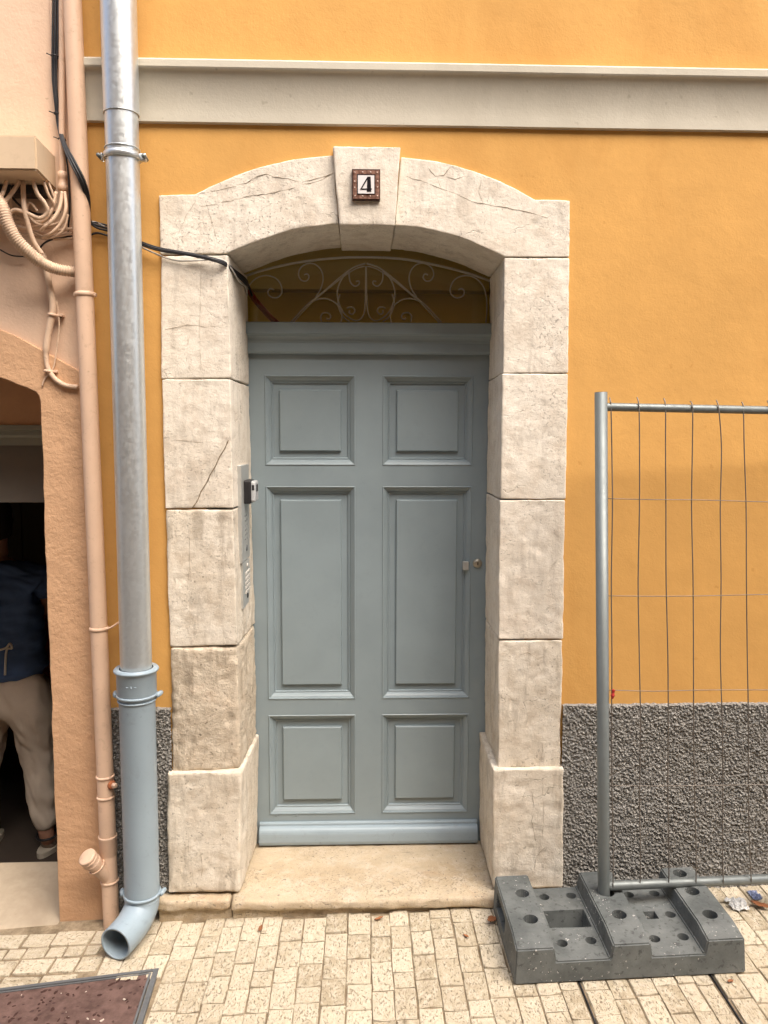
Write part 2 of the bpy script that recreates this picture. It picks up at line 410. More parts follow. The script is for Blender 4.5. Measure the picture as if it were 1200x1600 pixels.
br.inputs['Mortar Size'].default_value = 0.003; br.inputs['Color1'].default_value = (0.13, 0.12, 0.10, 1)
br.inputs['Color2'].default_value = (0.18, 0.165, 0.14, 1); br.inputs['Mortar'].default_value = (0.07, 0.06, 0.05, 1)
MT['street'] = s.done(br.outputs[0], 0.85, 0, s.bump(s.noise(120, 4, 0.7), 0.5, 0.003), 0.2)
# manhole infill: dark red porphyry concrete
s = M('porphyry_concrete'); c = s.mix(s.rng(s.noise(26, 5, 0.6), 0.36, 0.64), (0.075, 0.043, 0.035), (0.15, 0.090, 0.074))
v_ = s.voro(38, 'F1', s.warp(20, 0.03)); c = s.mix(s.rng(v_, 0.16, 0.22, 0.75, 0.0), c, (0.045, 0.022, 0.018))
MT['porphyry'] = s.done(c, 0.8, 0, s.bump(s.noise(110, 4, 0.7), 0.6, 0.003), 0.3)
MT['chip'] = plaster('pale_chip', (0.52, 0.44, 0.36), 0.2, 0.4)
MT['chip_dark'] = plaster('dark_chip', (0.055, 0.026, 0.02), 0.2, 0.4)
MT['castframe'] = metal('cast_frame', (0.20, 0.21, 0.215), 0.55, 0.6, 0.5)
# recycled rubber fence foot with flecks of plaster
s = M('grey_rubber_foot')
c = s.mix(s.rng(s.noise(7, 6, 0.65), 0.35, 0.68), (0.082, 0.090, 0.087), (0.165, 0.175, 0.168))
c = s.mix(s.math('MULTIPLY', s.rng(s.noise(60, 3, 0.6, 0.3), 0.58, 0.66), 0.55), c, (0.035, 0.038, 0.036))
fl = s.math('MULTIPLY', s.rng(s.noise(120, 2, 0.5, 0.5), 0.66, 0.70), s.rng(s.noise(9, 3), 0.50, 0.60))
c = s.mix(fl, c, (0.60, 0.58, 0.54))
MT['foot'] = s.done(c, 0.72, 0, s.bump(s.noise(90, 4, 0.7), 0.35, 0.002), 0.3)
MT['leaf'] = paint('dry_leaf', (0.27, 0.105, 0.042), 0.7, 0.25, 0.3, (0.12, 0.05, 0.02))
MT['foil'] = paint('wrapper_paper', (0.62, 0.62, 0.60), 0.4, 0.05, 0.4, (0.20, 0.30, 0.34))
MT['foil_blue'] = paint('wrapper_blue', (0.16, 0.19, 0.30), 0.4, 0.1, 0.3, (0.4, 0.42, 0.5))
MT['navy'] = plaster('navy_cotton', (0.085, 0.15, 0.32), 0.2, 0.4)
MT['linen'] = plaster('beige_linen', (0.64, 0.54, 0.43), 0.08, 0.4)
MT['skin'] = plaster('skin', (0.42, 0.215, 0.14), 0.06, 0.1)
MT['hair'] = plaster('dark_hair', (0.018, 0.012, 0.010), 0.2, 0.3)
MT['shoe'] = plaster('canvas_shoe', (0.30, 0.225, 0.17), 0.1, 0.3)
MT['sole'] = plaster('rope_sole', (0.50, 0.44, 0.35), 0.1, 0.5)
MT['maroon'] = plaster('maroon_cloth', (0.20, 0.028, 0.018), 0.1, 0.3)
MT['shelf'] = plaster('shelf_wood', (0.14, 0.115, 0.075), 0.1, 0.2)
MT['facade'] = plaster('grey_ochre_facade', (0.30, 0.24, 0.17), 0.06, 0.3, 150, (0.2, 0.16, 0.12), 0.3)
MT['shutter'] = paint('shutter_paint', (0.22, 0.29, 0.28), 0.5, 0.05)

s = M('thin_glass')      # thin pane: clear with a reflection at the surface
g_ = s.n.new('ShaderNodeBsdfGlossy'); g_.inputs['Roughness'].default_value = 0.04
tr = s.n.new('ShaderNodeBsdfTransparent'); tr.inputs[0].default_value = (0.95, 0.94, 0.88, 1)
fr = s.n.new('ShaderNodeFresnel'); fr.inputs[0].default_value = 1.5
mx = s.n.new('ShaderNodeMixShader'); s.link(fr.outputs[0], mx.inputs[0]); s.link(tr.outputs[0], mx.inputs[1]); s.link(g_.outputs[0], mx.inputs[2])
s.link(mx.outputs[0], s.n['Material Output'].inputs['Surface']); MT['glass'] = s.m

# ================================================================== street
V = []; Fc = []
gx = [-60, -8, -1.9, 0, 1.9, 8, 60]; gy = [-60, -5.2, -0.80, 0.2]
for y in gy:
    for x in gx: V.append((x, y, ground(max(-8, min(8, x)))-0.010))
for j in range(3):
    for i in range(6):
        a = j*7+i; Fc.append((a, a+1, a+8, a+7))
pave = tag(obj('ground', V, Fc, MT['street']), kind='structure')
V = []; Fc = []; nx = 60
for y in (-0.80, 0.03):
    for i in range(nx+1):
        x = -1.9+3.8*i/nx; V.append((x, y, ground(x)-0.0055))
for i in range(nx): Fc.append((i, i+1, nx+2+i, nx+1+i))
pavement = tag(obj('pavement', V, Fc, MT['mortar']), kind='structure')

sett_meshes = []
for k in range(10):
    rr = random.Random(50+k); bm = bmesh.new()
    def loop(ins, z, jit):
        return [bm.verts.new((sx*(0.5-ins)+rr.uniform(-jit, jit), sy*(0.5-ins)+rr.uniform(-jit, jit), z+rr.uniform(-0.0008, 0.0008)))
                for sx, sy in ((-1, -1), (0.0, -1), (1, -1), (1, 0.0), (1, 1), (0, 1), (-1, 1), (-1, 0))]
    l0 = loop(0.0, -0.03, 0.0); l1 = loop(0.010, -0.0022, 0.018); l2 = loop(0.032, 0.0, 0.018)
    for a, b in ((l0, l1), (l1, l2)):
        for i in range(8): bm.faces.new((a[i], a[(i+1) % 8], b[(i+1) % 8], b[i]))
    cv = bm.verts.new((0, 0, 0.0008))
    for i in range(8): bm.faces.new((l2[i], l2[(i+1) % 8], cv))
    bmesh.ops.recalc_face_normals(bm, faces=bm.faces)
    me = bpy.data.meshes.new('sett'); bm.to_mesh(me); bm.free(); me.materials.append(MT['sett'])
    sett_meshes.append(me)
rs = random.Random(3); SETTS = 0
def sett(x, y, w, l, rot=0.0, dz=0.0):
    global SETTS
    o = bpy.data.objects.new('paving_stone', rs.choice(sett_meshes)); COL.objects.link(o); o.parent = pavement
    o.location = (x, y, ground(x)+rs.uniform(-0.0012, 0.0016)+dz)
    o.scale = (w, l, 1.0); o.rotation_euler = (rs.uniform(-.006, .006), -0.035+rs.uniform(-.008, .008), rot+rs.uniform(-.03, .03)); SETTS += 1
MH = [Vector((-1.36, -0.372)), Vector((-0.612, -0.286)), Vector((-0.602, -0.60)), Vector((-0.60, -0.80)), Vector((-1.36, -0.80))]
def in_mh(x, y):
    if y < -0.80: return False
    top = -0.372+(x+1.36)/(0.748)*0.086
    return x < -0.606 and y < top-0.004
# columns of setts running away from the wall in front of the orange house
x = -0.80; gaps = [0.635, 1.022]
while x < 1.62:
    w = rs.uniform(0.062, 0.076)
    for g in gaps:
        if x < g < x+w+0.045:
            w = g-x-0.007
            if w > 0.085: w = w/2
    y = -0.048+rs.uniform(-0.03, 0.03) if x > -0.69 else -0.01
    if x > 0.66: y = 0.0
    while y > -0.66:
        l = rs.choice((0.108, 0.116, 0.122, 0.102, 0.113, 0.098, 0.066))
        cx, cy = x+w/2, y-l/2
        if not in_mh(cx, cy) and not in_mh(cx-w*0.3, cy):
            sett(cx+rs.uniform(-.0015, .0015), cy, w-rs.uniform(0.0005, 0.0035), l-rs.uniform(0.0005, 0.004))
        y -= l
    x += w
    for g in gaps:
        if abs(x-g) < 0.012: x = g+0.007
# rows of smaller setts in front of the neighbour's threshold
y = -0.075
for ri, (d, wl0) in enumerate(((0.075, 0.11), (0.055, 0.06), (0.075, 0.095), (0.07, 0.10), (0.075, 0.1))):
    x = -1.62+rs.uniform(0, 0.05)
    while x < -0.815:
        w = wl0*rs.uniform(0.8, 1.2)
        w = min(w, -0.803-x) if x+w > -0.86 else w
        if not in_mh(x+w/2, y-d/2) and w > 0.03:
            sett(x+w/2, y-d/2, w-0.006, d-rs.uniform(0.006, 0.012), -0.03, -0.001)
        x += w
    y -= d
# open joints in the paving
for g in gaps:
    tube('open_joint', [(g, -0.80, ground(g)-0.003), (g, -0.02, ground(g)-0.003)], 0.0032, MT['black'], pavement, 6, 1)

# manhole cover
mh = empty('manhole_cover', (-0.98, -0.55, ground(-0.98)), 'rectangular manhole cover with dark red stone infill in a grey metal frame', 'manhole cover')
def gtop(pts, dz): return [(p[0], p[1], ground(p[0])+dz) for p in pts]
def flat_prism(name, pts, z0, z1, mat, parent, bev=0.0):
    bm = bmesh.new(); a = [bm.verts.new(p) for p in gtop(pts, z0)]; b = [bm.verts.new(p) for p in gtop(pts, z1)]; n = len(pts)
    bm.faces.new(a); bm.faces.new(b)
    for i in range(n): bm.faces.new((a[i], a[(i+1) % n], b[(i+1) % n], b[i]))
    bmesh.ops.recalc_face_normals(bm, faces=bm.faces)
    if bev: bmesh.ops.bevel(bm, geom=bm.edges[:], offset=bev, segments=1, affect='EDGES')
    return bm_obj(name, bm, mat, parent)
A, B, C_, D_ = Vector((-1.36, -0.372)), Vector((-0.612, -0.286)), Vector((-0.585, -0.83)), Vector((-1.36, -0.83))
def inset(t):
    c = (A+B+C_+D_)/4; return [p+(c-p).normalized()*t*1.35 for p in (A, B, C_, D_)]
o4, i4 = inset(0.0), inset(0.014)
bars = bmesh.new()
for i in range(4):
    q = [o4[i], o4[(i+1) % 4], i4[(i+1) % 4], i4[i]]
    a = [bars.verts.new(p) for p in gtop(q, -0.03)]; b = [bars.verts.new(p) for p in gtop(q, 0.004)]
    bars.faces.new(a); bars.faces.new(b)
    for k in range(4): bars.faces.new((a[k], a[(k+1) % 4], b[(k+1) % 4], b[k]))
bm_obj('frame', bars, MT['castframe'], mh)
i5 = inset(0.018); i6 = inset(0.024)
bars = bmesh.new()
for i in range(4):
    q = [i5[i], i5[(i+1) % 4], i6[(i+1) % 4], i6[i]]
    a = [bars.verts.new(p) for p in gtop(q, -0.03)]; b = [bars.verts.new(p) for p in gtop(q, 0.002)]
    bars.faces.new(a); bars.faces.new(b)
    for k in range(4): bars.faces.new((a[k], a[(k+1) % 4], b[(k+1) % 4], b[k]))
bm_obj('cover_rim', bars, MT['castframe'], mh)
infill = flat_prism('infill', inset(0.025), -0.03, 0.0, MT['porphyry'], mh)
for nm, mt_, cnt, sz in (('pale_chips', 'chip', 45, 0.0050), ('dark_chips', 'chip_dark', 260, 0.0070)):
    bm = bmesh.new(); rc = random.Random(cnt)
    for _ in range(cnt):
        px_, py_ = rc.uniform(-1.30, -0.63), rc.uniform(-0.78, -0.32)
        if py_ > -0.40+(px_+1.36)/0.748*0.086: continue
        sc = sz*rc.uniform(0.4, 1.25); mtx = Matrix.Translation((px_, py_, ground(px_)-0.0002)) @ Euler((0, 0, rc.uniform(0, 6))).to_matrix().to_4x4() @ Matrix.Diagonal((sc*rc.uniform(0.8, 1.8), sc*0.7, 0.0022, 1))
        r_ = bmesh.ops.create_icosphere(bm, subdivisions=1, radius=1.0, matrix=mtx)
        for v in r_['verts']: v.co += Vector((rc.uniform(-1, 1), rc.uniform(-1, 1), 0))*sc*0.22
    tag(bm_obj(nm, bm, MT[mt_], infill), kind='stuff')

# ================================================================== orange house
house = empty('orange_house', (0.2, 0.15, 0), 'orange plastered house with stone arched doorway and grey panelled door', 'house')
BX = -0.852                               # party line with the peach house
wall = slab('plaster_wall', [BX, -0.50, 0.55, 11.0], [-0.35, 2.29, 7.0], {(1, 0)}, 0.0, 0.30, MT['orange'], house)
# cornice: hollow moulding with a square lip on top
zc0, zc1 = 2.566, 2.742
prof = [(0.01, zc1), (-0.046, zc1-0.004), (-0.050, zc1-0.009), (-0.050, zc1-0.028), (-0.047, zc1-0.033)]
for k in range(25):
    a = k/24*math.pi/2; prof.append((-0.044+0.030*math.sin(a), zc1-0.035-0.115*(1-math.cos(a))**0.75))
prof += [(-0.014, zc0+0.014), (-0.014, zc0+0.002), (-0.012, zc0), (0.01, zc0)]
profile_x('cornice', prof, BX-0.008, 11.0, MT['cornice'], house, 60, 0.0015)

# rough sprayed render at the foot of the wall
def render_panel(name, x0, x1, step, parent):
    z1 = 0.708; nx_ = int((x1-x0)/step); nz_ = int(0.80/step); V, Fc = [], []
    for j in range(nz_+1):
        for i in range(nx_+1):
            x = x0+(x1-x0)*i/nx_; z = z1-0.80+0.80*j/nz_
            p = Vector((x, z, 0.0))
            d = 0.0065*noise.noise(p*125)+0.0060*noise.noise(p*215+Vector((5, 3, 1)))+0.004*noise.noise(p*34)
            y = -0.015-max(-0.006, d)
            if j == nz_: y, z = 0.002, z1+0.003*noise.noise(p*60)
            elif j >= nz_-1: z += 0.004*noise.noise(p*60)
            V.append((x+0.002*noise.noise(p*90), y, z+0.002*noise.noise(p*90+Vector((7, 7, 7)))))
    for j in range(nz_):
        for i in range(nx_):
            a = j*(nx_+1)+i; Fc.append((a, a+1, a+nx_+2, a+nx_+1))
    return obj(name, V, Fc, MT['dado'], parent, False)
render_panel('rough_render', BX+0.002, -0.626, 0.0028, house)
render_panel('rough_render', 0.682, 1.75, 0.0028, house)
render_panel('rough_render', 1.75, 10.95, 0.03, house)

# stones of the door surround
YF, YB = -0.012, 0.297
def quad_map(tl, tr_, br_, bl, yf, yb, splay_l=0.0, splay_r=0.0):
    P = [onY(*q, yf) for q in (tl, tr_, br_, bl)]
    def mp(u, v, w):
        t = P[3].lerp(P[0], v); r2 = P[2].lerp(P[1], v); p = t.lerp(r2, u)
        return Vector((p.x+w*(splay_l*(1-u)+splay_r*u), yf+(yb-yf)*w, p.z))
    L = ((P[1]-P[0]).length*0.5+(P[2]-P[3]).length*0.5, (P[0]-P[3]).length*0.5+(P[1]-P[2]).length*0.5, yb-yf)
    return mp, L
SL, SR = 0.016, 0.006
crack_a, crack_b = onY(357, 688, YF), onY(301, 794, YF)
J = 0.2
left = [((251, 399), (356, 399), (360, 591-J), (252, 592-J), YF, 'stone', 0.0045, 1.0, ()),
        ((253, 593), (359, 593), (365, 794-J), (258, 795-J), YF-0.001, 'stone', 0.0045, 1.0, [(crack_a, crack_b, 0.010, 0.006)]),
        ((259, 797), (364, 797), (371, 1009-J), (265, 1011-J), YF-0.001, 'stone_low', 0.0055, 1.3, ()),
        ((266, 1013), (371, 1011), (375, 1202), (270, 1206), YF-0.003, 'stone_worn', 0.013, 2.4, ()),
        ((261, 1209), (377, 1206), (375, 1395), (262, 1396), YF-0.022, 'stone_low', 0.011, 1.4, ())]
right = [((788, 403), (890, 403), (888, 583-J), (786, 583-J), YF, 'stone', 0.005, 1.0, ()),
         ((785, 584), (888, 584), (884, 780-J), (782, 780-J), YF-0.001, 'stone', 0.0045, 1.0, ()),
         ((781, 782), (883, 782), (880, 999-J), (779, 999-J), YF-0.001, 'stone', 0.005, 1.3, ()),
         ((779, 1001), (879, 1001), (876, 1198), (778, 1200), YF-0.002, 'stone_low', 0.007, 1.5, ()),
         ((770, 1203), (881, 1201), (880, 1388), (770, 1388), YF-0.024, 'stone_low', 0.009, 1.3, ())]
for k, q in enumerate(left):
    mp, L = quad_map(*q[:4], q[4], YB, 0, SL); stone('jamb_stone', mp, L, MT[q[5]], house, q[6], 0.009, 0.0022, q[7], 1.3+k, q[8], 1.0+0.5*(k == 3))
for k, q in enumerate(right):
    mp, L = quad_map(*q[:4], q[4], YB, SR, 0); stone('jamb_stone', mp, L, MT[q[5]], house, q[6], 0.009, 0.0022, q[7], 8.3+k, q[8])
tube('crack', [crack_a.lerp(crack_b, t)+Vector((0.002*math.sin(t*23), 0.0022, 0.0015*math.cos(t*31))) for t in (0, .12, .25, .37, .5, .62, .75, .88, 1)], lambda f, i: 0.0008+0.0012*abs(math.sin(i*1.7)), MT['mortar'], house, 5, 3)
def poly_map(inner, outer, yf, yb):
    I = [onY(*p, yf) for p in inner]; O = [onY(*p, yf) for p in outer]
    seg = [0.0]
    for k in range(1, len(I)): seg.append(seg[-1]+((I[k]-I[k-1]).length+(O[k]-O[k-1]).length)/2)
    T = seg[-1]
    Ic, Oc = [], []
    def at(Pl, u):
        d = max(0, min(T, u*T)); k = 0
        while k < len(seg)-2 and seg[k+1] < d: k += 1
        t = (d-seg[k])/(seg[k+1]-seg[k])
        if u < 0 or u > 1: t += (u*T-d)/(seg[k+1]-seg[k])
        return Pl[k].lerp(Pl[k+1], t)
    def mp(u, v, w):
        p = at(I, u).lerp(at(O, u), v); return Vector((p.x, yf+(yb-yf)*w, p.z))
    return mp, (T, sum((a-b).length for a, b in zip(I, O))/len(I), yb-yf)
def dens(pts, n=5):                       # smooth the surveyed outline
    out = []
    P = [Vector((p[0], p[1], 0)) for p in pts]
    for q in catmull(P, n): out.append((q.x, q.y))
    return out
inL = [(250.5, 397)]+dens([(355, 396), (400, 378), (450, 361.5), (500, 352.5), (529, 350)], 3)
ouL = [(248, 305)]+dens([(304, 303), (345, 284), (398, 263), (458, 249), (521, 242.5)], 3)
mp, L = poly_map(inL, ouL, YF, YB); stone('arch_stone', mp, L, MT['stone'], house, 0.005, 0.009, 0.002, 1.0, 21.0)
inR = dens([(617, 352), (650, 355), (690, 363), (740, 379), (788, 401)], 3)+[(890, 401.5)]
ouR = dens([(626, 245), (682, 252), (740, 267), (792, 288), (837, 311.5)], 3)+[(891, 313)]
mp, L = poly_map(inR, ouR, YF, YB); stone('arch_stone', mp, L, MT['stone'], house, 0.005, 0.009, 0.002, 1.0, 27.0)
mp, L = quad_map((520, 228), (626, 230), (617, 353), (530, 352), -0.034, YB-0.002); stone('keystone', mp, L, MT['stone'], house, 0.006, 0.009, 0.0018, 1.0, 33.0)

# cracks and old scratches traced over the stones
def z7(x, y): return (230+x/3.636, 220+y/3.636)
def z1(x, y): return (240+x/3.637, 560+y/3.637)
def z3(x, y): return (240+x/3.403, 980+y/3.403)
def z4(x, y): return (560+x/3.333, 980+y/3.333)
def z6c(x, y): return (340+x/2.5, 200+y/2.5)
rk = random.Random(77)
def crack(fn, pts, w=0.0007, Y=YF):
    P = []
    for (x, y), (x2, y2) in zip(pts, pts[1:]):
        n_ = max(2, int(math.hypot(x2-x, y2-y)/22))
        for i in range(n_):
            t = i/n_; q = onY(*fn(x+(x2-x)*t, y+(y2-y)*t), Y); P.append(q+Vector((rk.uniform(-.0016, .0016), 0.0, rk.uniform(-.0016, .0016))))
    P.append(onY(*fn(*pts[-1]), Y))
    tube('crack', P, lambda f, i: 0.75*w*(0.35+0.9*abs(math.sin(i*2.3+x)))*(1 if 0.02 < f < 0.98 else 0.3), MT['crack'], house, 5, 1)
crack(z7, [(290, 300), (400, 285), (480, 265), (560, 240), (620, 205), (675, 190), (720, 205), (800, 215), (880, 235), (960, 215), (1050, 185)], 0.0011)
crack(z7, [(290, 380), (400, 355), (500, 335), (580, 310), (700, 300), (800, 275), (900, 245), (1000, 220), (1062, 180)], 0.0009)
crack(z7, [(330, 340), (360, 440), (400, 580)], 0.0006)
crack(z7, [(280, 330), (220, 430), (180, 520)], 0.0006)
crack(z7, [(905, 165), (940, 205)], 0.0008); crack(z7, [(675, 180), (690, 215)], 0.0009)
crack(z7, [(305, 690), (300, 960), (297, 1060), (305, 1320)], 0.0006)
crack(z7, [(100, 1075), (150, 1060), (230, 1045), (330, 1057), (440, 1050)], 0.0007)
crack(z7, [(235, 1110), (225, 1180), (228, 1265)], 0.0011)
crack(z6c, [(715, 182), (790, 205), (870, 235), (930, 255), (990, 285), (1060, 300), (1130, 310), (1200, 325), (1290, 350)], 0.0009)
crack(z6c, [(820, 152), (850, 190), (885, 185), (912, 148)], 0.0011); crack(z6c, [(858, 192), (875, 242)], 0.0010); crack(z6c, [(895, 190), (930, 200), (960, 190)], 0.0008)
crack(z6c, [(1030, 200), (1020, 250), (1036, 292)], 0.0006); crack(z6c, [(1062, 330), (1012, 430)], 0.0006)
crack(z1, [(60, 472), (150, 465), (260, 475), (395, 478)], 0.0006, YF-0.001); crack(z1, [(150, 130), (145, 240)], 0.0006, YF-0.001)
crack(z1, [(200, 900), (205, 1150), (190, 1380)], 0.0006, YF-0.001)
crack(z3, [(180, 1030), (188, 1120), (185, 1200)], 0.0008, YF-0.022); crack(z3, [(248, 1180), (258, 1290), (254, 1400)], 0.0009, YF-0.022)
crack(z4, [(900, 850), (915, 930), (902, 1010), (925, 1120)], 0.0010, YF-0.024); crack(z4, [(960, 800), (965, 950), (958, 1110)], 0.0006, YF-0.024)
crack(z4, [(905, 1290), (930, 1190), (990, 1130)], 0.0008, YF-0.024)
crack(z4, [(830, 150), (880, 130), (930, 165), (985, 150)], 0.0009, YF-0.002); crack(z4, [(960, 600), (955, 700)], 0.0006, YF-0.002)

# door step
ZS = 0.066
def box_map(lo, hi, slope=0.0):
    def mp(u, v, w):
        y = lo[1]+(hi[1]-lo[1])*w
        return Vector((lo[0]+(hi[0]-lo[0])*u, y, lo[2]+(hi[2]-lo[2])*v+slope*w*v))
    return mp, tuple(hi[k] for k in (0,))+()
for nm, lo, hi, sd_, r_ in (('step_slab', (-0.690, -0.066, ZS-0.036), (-0.432, 0.10, ZS), 41, 0.015), ('step_slab', (-0.429, -0.072, ZS-0.038), (0.70, 0.345, ZS-0.001), 44, 0.016),
                            ('step_riser', (-0.672, -0.050, -0.06), (-0.430, 0.08, ZS-0.037), 47, 0.006), ('step_riser', (-0.428, -0.054, -0.06), (0.69, 0.30, ZS-0.039), 51, 0.006)):
    mp, _ = box_map(lo, hi, 0.0)
    stone(nm, mp, (hi[0]-lo[0], hi[2]-lo[2], hi[1]-lo[1]), MT['sill'], house, r_, 0.011, 0.0026, 1.3, sd_, (), 1.0)

# door
YD = 0.300
door_xs, door_zs = [-0.46], [0.07]
panels_px = [[(414, 586, 553, 727), (597, 588, 737, 727)], [(417, 760, 555, 1092), (597, 760, 735, 1091)], [(421, 1117, 557, 1271), (598, 1116, 733, 1270)]]
lx0 = np.mean([onY(r_[0][0], (r_[0][1]+r_[0][3])/2, YD).x for r_ in panels_px]); lx1 = np.mean([onY(r_[0][2], (r_[0][1]+r_[0][3])/2, YD).x for r_ in panels_px])
rx0 = np.mean([onY(r_[1][0], (r_[1][1]+r_[1][3])/2, YD).x for r_ in panels_px]); rx1 = np.mean([onY(r_[1][2], (r_[1][1]+r_[1][3])/2, YD).x for r_ in panels_px])
xs = [-0.46, float(lx0), float(lx1), float(rx0), float(rx1), 0.52]
zs = [0.060]
for r_ in panels_px[::-1]:
    zs += [onY(570, (r_[0][3]+r_[1][3])/2, YD).z, onY(570, (r_[0][1]+r_[1][1])/2, YD).z]
z_top = onY(570, 553, YD).z; zs.append(z_top+0.004)
door = slab('door', xs, zs, {(i, j) for i in (1, 3) for j in (1, 3, 5)}, YD, YD+0.045, MT['door'], house)
def rect_rings(x0, x1, z0, z1, prof):
    V, Fc = [], []
    for d, y in prof:
        V += [(x0+d, y, z0+d), (x1-d, y, z0+d), (x1-d, y, z1-d), (x0+d, y, z1-d)]
    for k in range(len(prof)-1):
        for i in range(4):
            a, b = k*4+i, k*4+(i+1) % 4; Fc.append((a, b, b+4, a+4))
    return V, Fc
for i in (1, 3):
    for j in (1, 3, 5):
        x0, x1, z0, z1 = xs[i], xs[i+1], zs[j], zs[j+1]
        pr = [(-0.001, YD-0.001), (0.0015, YD-0.003), (0.004, YD-0.002), (0.0055, YD+0.002), (0.010, YD+0.0045), (0.015, YD+0.009), (0.019, YD+0.0145), (0.021, YD+0.0165),
              (0.022, YD+0.0150), (0.0245, YD+0.0150), (0.0265, YD+0.0175), (0.0275, YD+0.0225), (0.033, YD+0.0225)]
        V, Fc = rect_rings(x0, x1, z0, z1, pr); obj('panel_moulding', V, Fc, MT['door'], door)
        ins = 0.0305
        pr = [(ins-0.004, YD+0.0222), (ins+0.012, YD+0.0222), (ins+0.0195, YD+0.0222), (ins+0.0215, YD+0.0125), (ins+0.0235, YD+0.0105)]
        V, Fc = rect_rings(x0, x1, z0, z1, pr); n = len(V); Fc.append((n-4, n-3, n-2, n-1)); obj('raised_panel', V, Fc, MT['door'], door)
kb0, kb1 = onY(570, 1316, YD-0.02).z, onY(570, 1286, YD-0.02).z
prof = [(YD+0.001, kb1), (YD-0.010, kb1), (YD-0.013, kb1-0.004), (YD-0.013, kb1-0.010)]
for k in range(7):
    a = k/6*math.pi*0.5; prof.append((YD-0.014-0.022*math.sin(a), kb1-0.012-0.030*(1-math.cos(a))))
prof += [(YD-0.037, kb0+0.012), (YD-0.034, kb0), (YD+0.001, kb0)]
profile_x('kick_board', prof, onY(405, 1300, YD-0.03).x, onY(746, 1300, YD-0.03).x, MT['boot'], door)
box('black_foot_strip', (-0.46, YD+0.02, 0.055), (0.52, YD+0.05, 0.0605), MT['black'], door)  # black strip along the foot of the door
for k, px_ in enumerate((432, 463)):
    c = onY(px_, 1274, YD); lathe('screw_cap', [(0.0, -0.0015), (0.005, -0.001), (0.006, 0.002)], c, (0, 1, 0), MT['door'], door, 12)
# lock
c = onY(746, 880, YD); lk = lathe('lock_cylinder', [(0.0, -0.010), (0.010, -0.010), (0.014, -0.008), (0.0165, -0.003), (0.0175, 0.001)], c, (0, 1, 0), MT['brass'], door, 28)
box('keyhole', (c.x-0.0018, c.y-0.0112, c.z-0.006), (c.x+0.0018, c.y-0.0098, c.z+0.006), MT['black'], lk)
c = onY(728, 884, YD); box('latch_plate', (c.x-0.012, YD-0.004, c.z-0.016), (c.x+0.010, YD+0.012, c.z+0.016), MT['plate'], door, 0.002)
# transom bar above the door
t0, t1 = onY(570, 553, YD-0.02).z, onY(570, 504, YD-0.045).z
h_ = t1-t0
prof = [(YD+0.05, t1), (YD-0.048, t1), (YD-0.050, t1-0.003), (YD-0.050, t1-h_*0.36)]
for k in range(6):
    a = k/5*math.pi/2; prof.append((YD-0.050+0.005+0.020*math.sin(a), t1-h_*0.40-h_*0.22*(1-math.cos(a))))
prof += [(YD-0.022, t1-h_*0.64), (YD-0.022, t1-h_*0.93), (YD-0.018, t0), (YD+0.05, t0)]
profile_x('transom_bar', prof, -0.455, 0.51, MT['door'], house)
# fanlight
pane = box('fanlight_pane', (-0.47, YD+0.036, t1-0.02), (0.53, YD+0.040, 2.285), MT['glass'], house)
def z6(x, y): return (340+x/2.5, 200+y/2.5)
YG = YD+0.018
def scroll(pts, rad=0.0026, mirror=True, nm='scroll'):
    for sgn in ((1, -1) if mirror else (1,)):
        P = []
        for (x, y) in pts:
            xx = x if sgn == 1 else 1160-x
            P.append(onY(*z6(xx, y), YG))
        tube(nm, P, rad, MT['iron'], pane, 6, 5)
def spiral(cx, cy, r0, a0, turns, k=0.42, n=9, d=1):
    return [(cx+r0*(1-(1-k)*i/(n-1))**1.3*math.cos(a0+d*turns*2*math.pi*i/(n-1)), cy+r0*(1-(1-k)*i/(n-1))**1.3*math.sin(a0+d*turns*2*math.pi*i/(n-1))) for i in range(n)]
scroll([(285, 760), (345, 695), (400, 650), (470, 590), (530, 545), (578, 528)])
scroll([(293, 762), (360, 690), (415, 642), (480, 590), (535, 552), (575, 540)], 0.0022)
scroll([(578, 530), (525, 548), (485, 590), (468, 640), (476, 690), (500, 730), (535, 752), (560, 745), (574, 715), (578, 640), (579, 540)])
scroll([(382, 660), (402, 630), (412, 590), (404, 555), (380, 532), (350, 530), (325, 545), (316, 572), (326, 594), (345, 598), (357, 584), (350, 570), (338, 574)])
scroll([(362, 682), (395, 668), (430, 668), (462, 685), (482, 712), (486, 740), (480, 762)])
scroll([(405, 756), (403, 735), (415, 722), (434, 724), (442, 738), (433, 748), (424, 742)], 0.0028)
scroll([(505, 705), (515, 700), (530, 702), (536, 716), (526, 728), (514, 722), (516, 712)], 0.0028)
scroll([(515, 560), (514, 580), (520, 604), (536, 618), (552, 610), (552, 598), (540, 600)], 0.0026)
scroll([(112, 760), (108, 700), (112, 650), (126, 612), (155, 585), (192, 576), (228, 588), (248, 615), (250, 645), (230, 663), (205, 658), (196, 640), (206, 628), (220, 632)])
scroll([(478, 650), (470, 690), (488, 735), (515, 756)], 0.0024)
P = [onY(*z6(x_, y_), YG) for x_, y_ in ((90, 585), (180, 555), (300, 528), (440, 510), (580, 505), (720, 512), (850, 535), (980, 568), (1070, 600))]
tube('frame_bar', P, 0.0042, MT['iron'], pane, 6, 4)
for a_, b_ in (((1064, 600), (1066, 765)),):
    tube('frame_bar', [onY(*z6(*a_), YG), onY(*z6(*b_), YG)], 0.0035, MT['black'], pane, 6, 1)
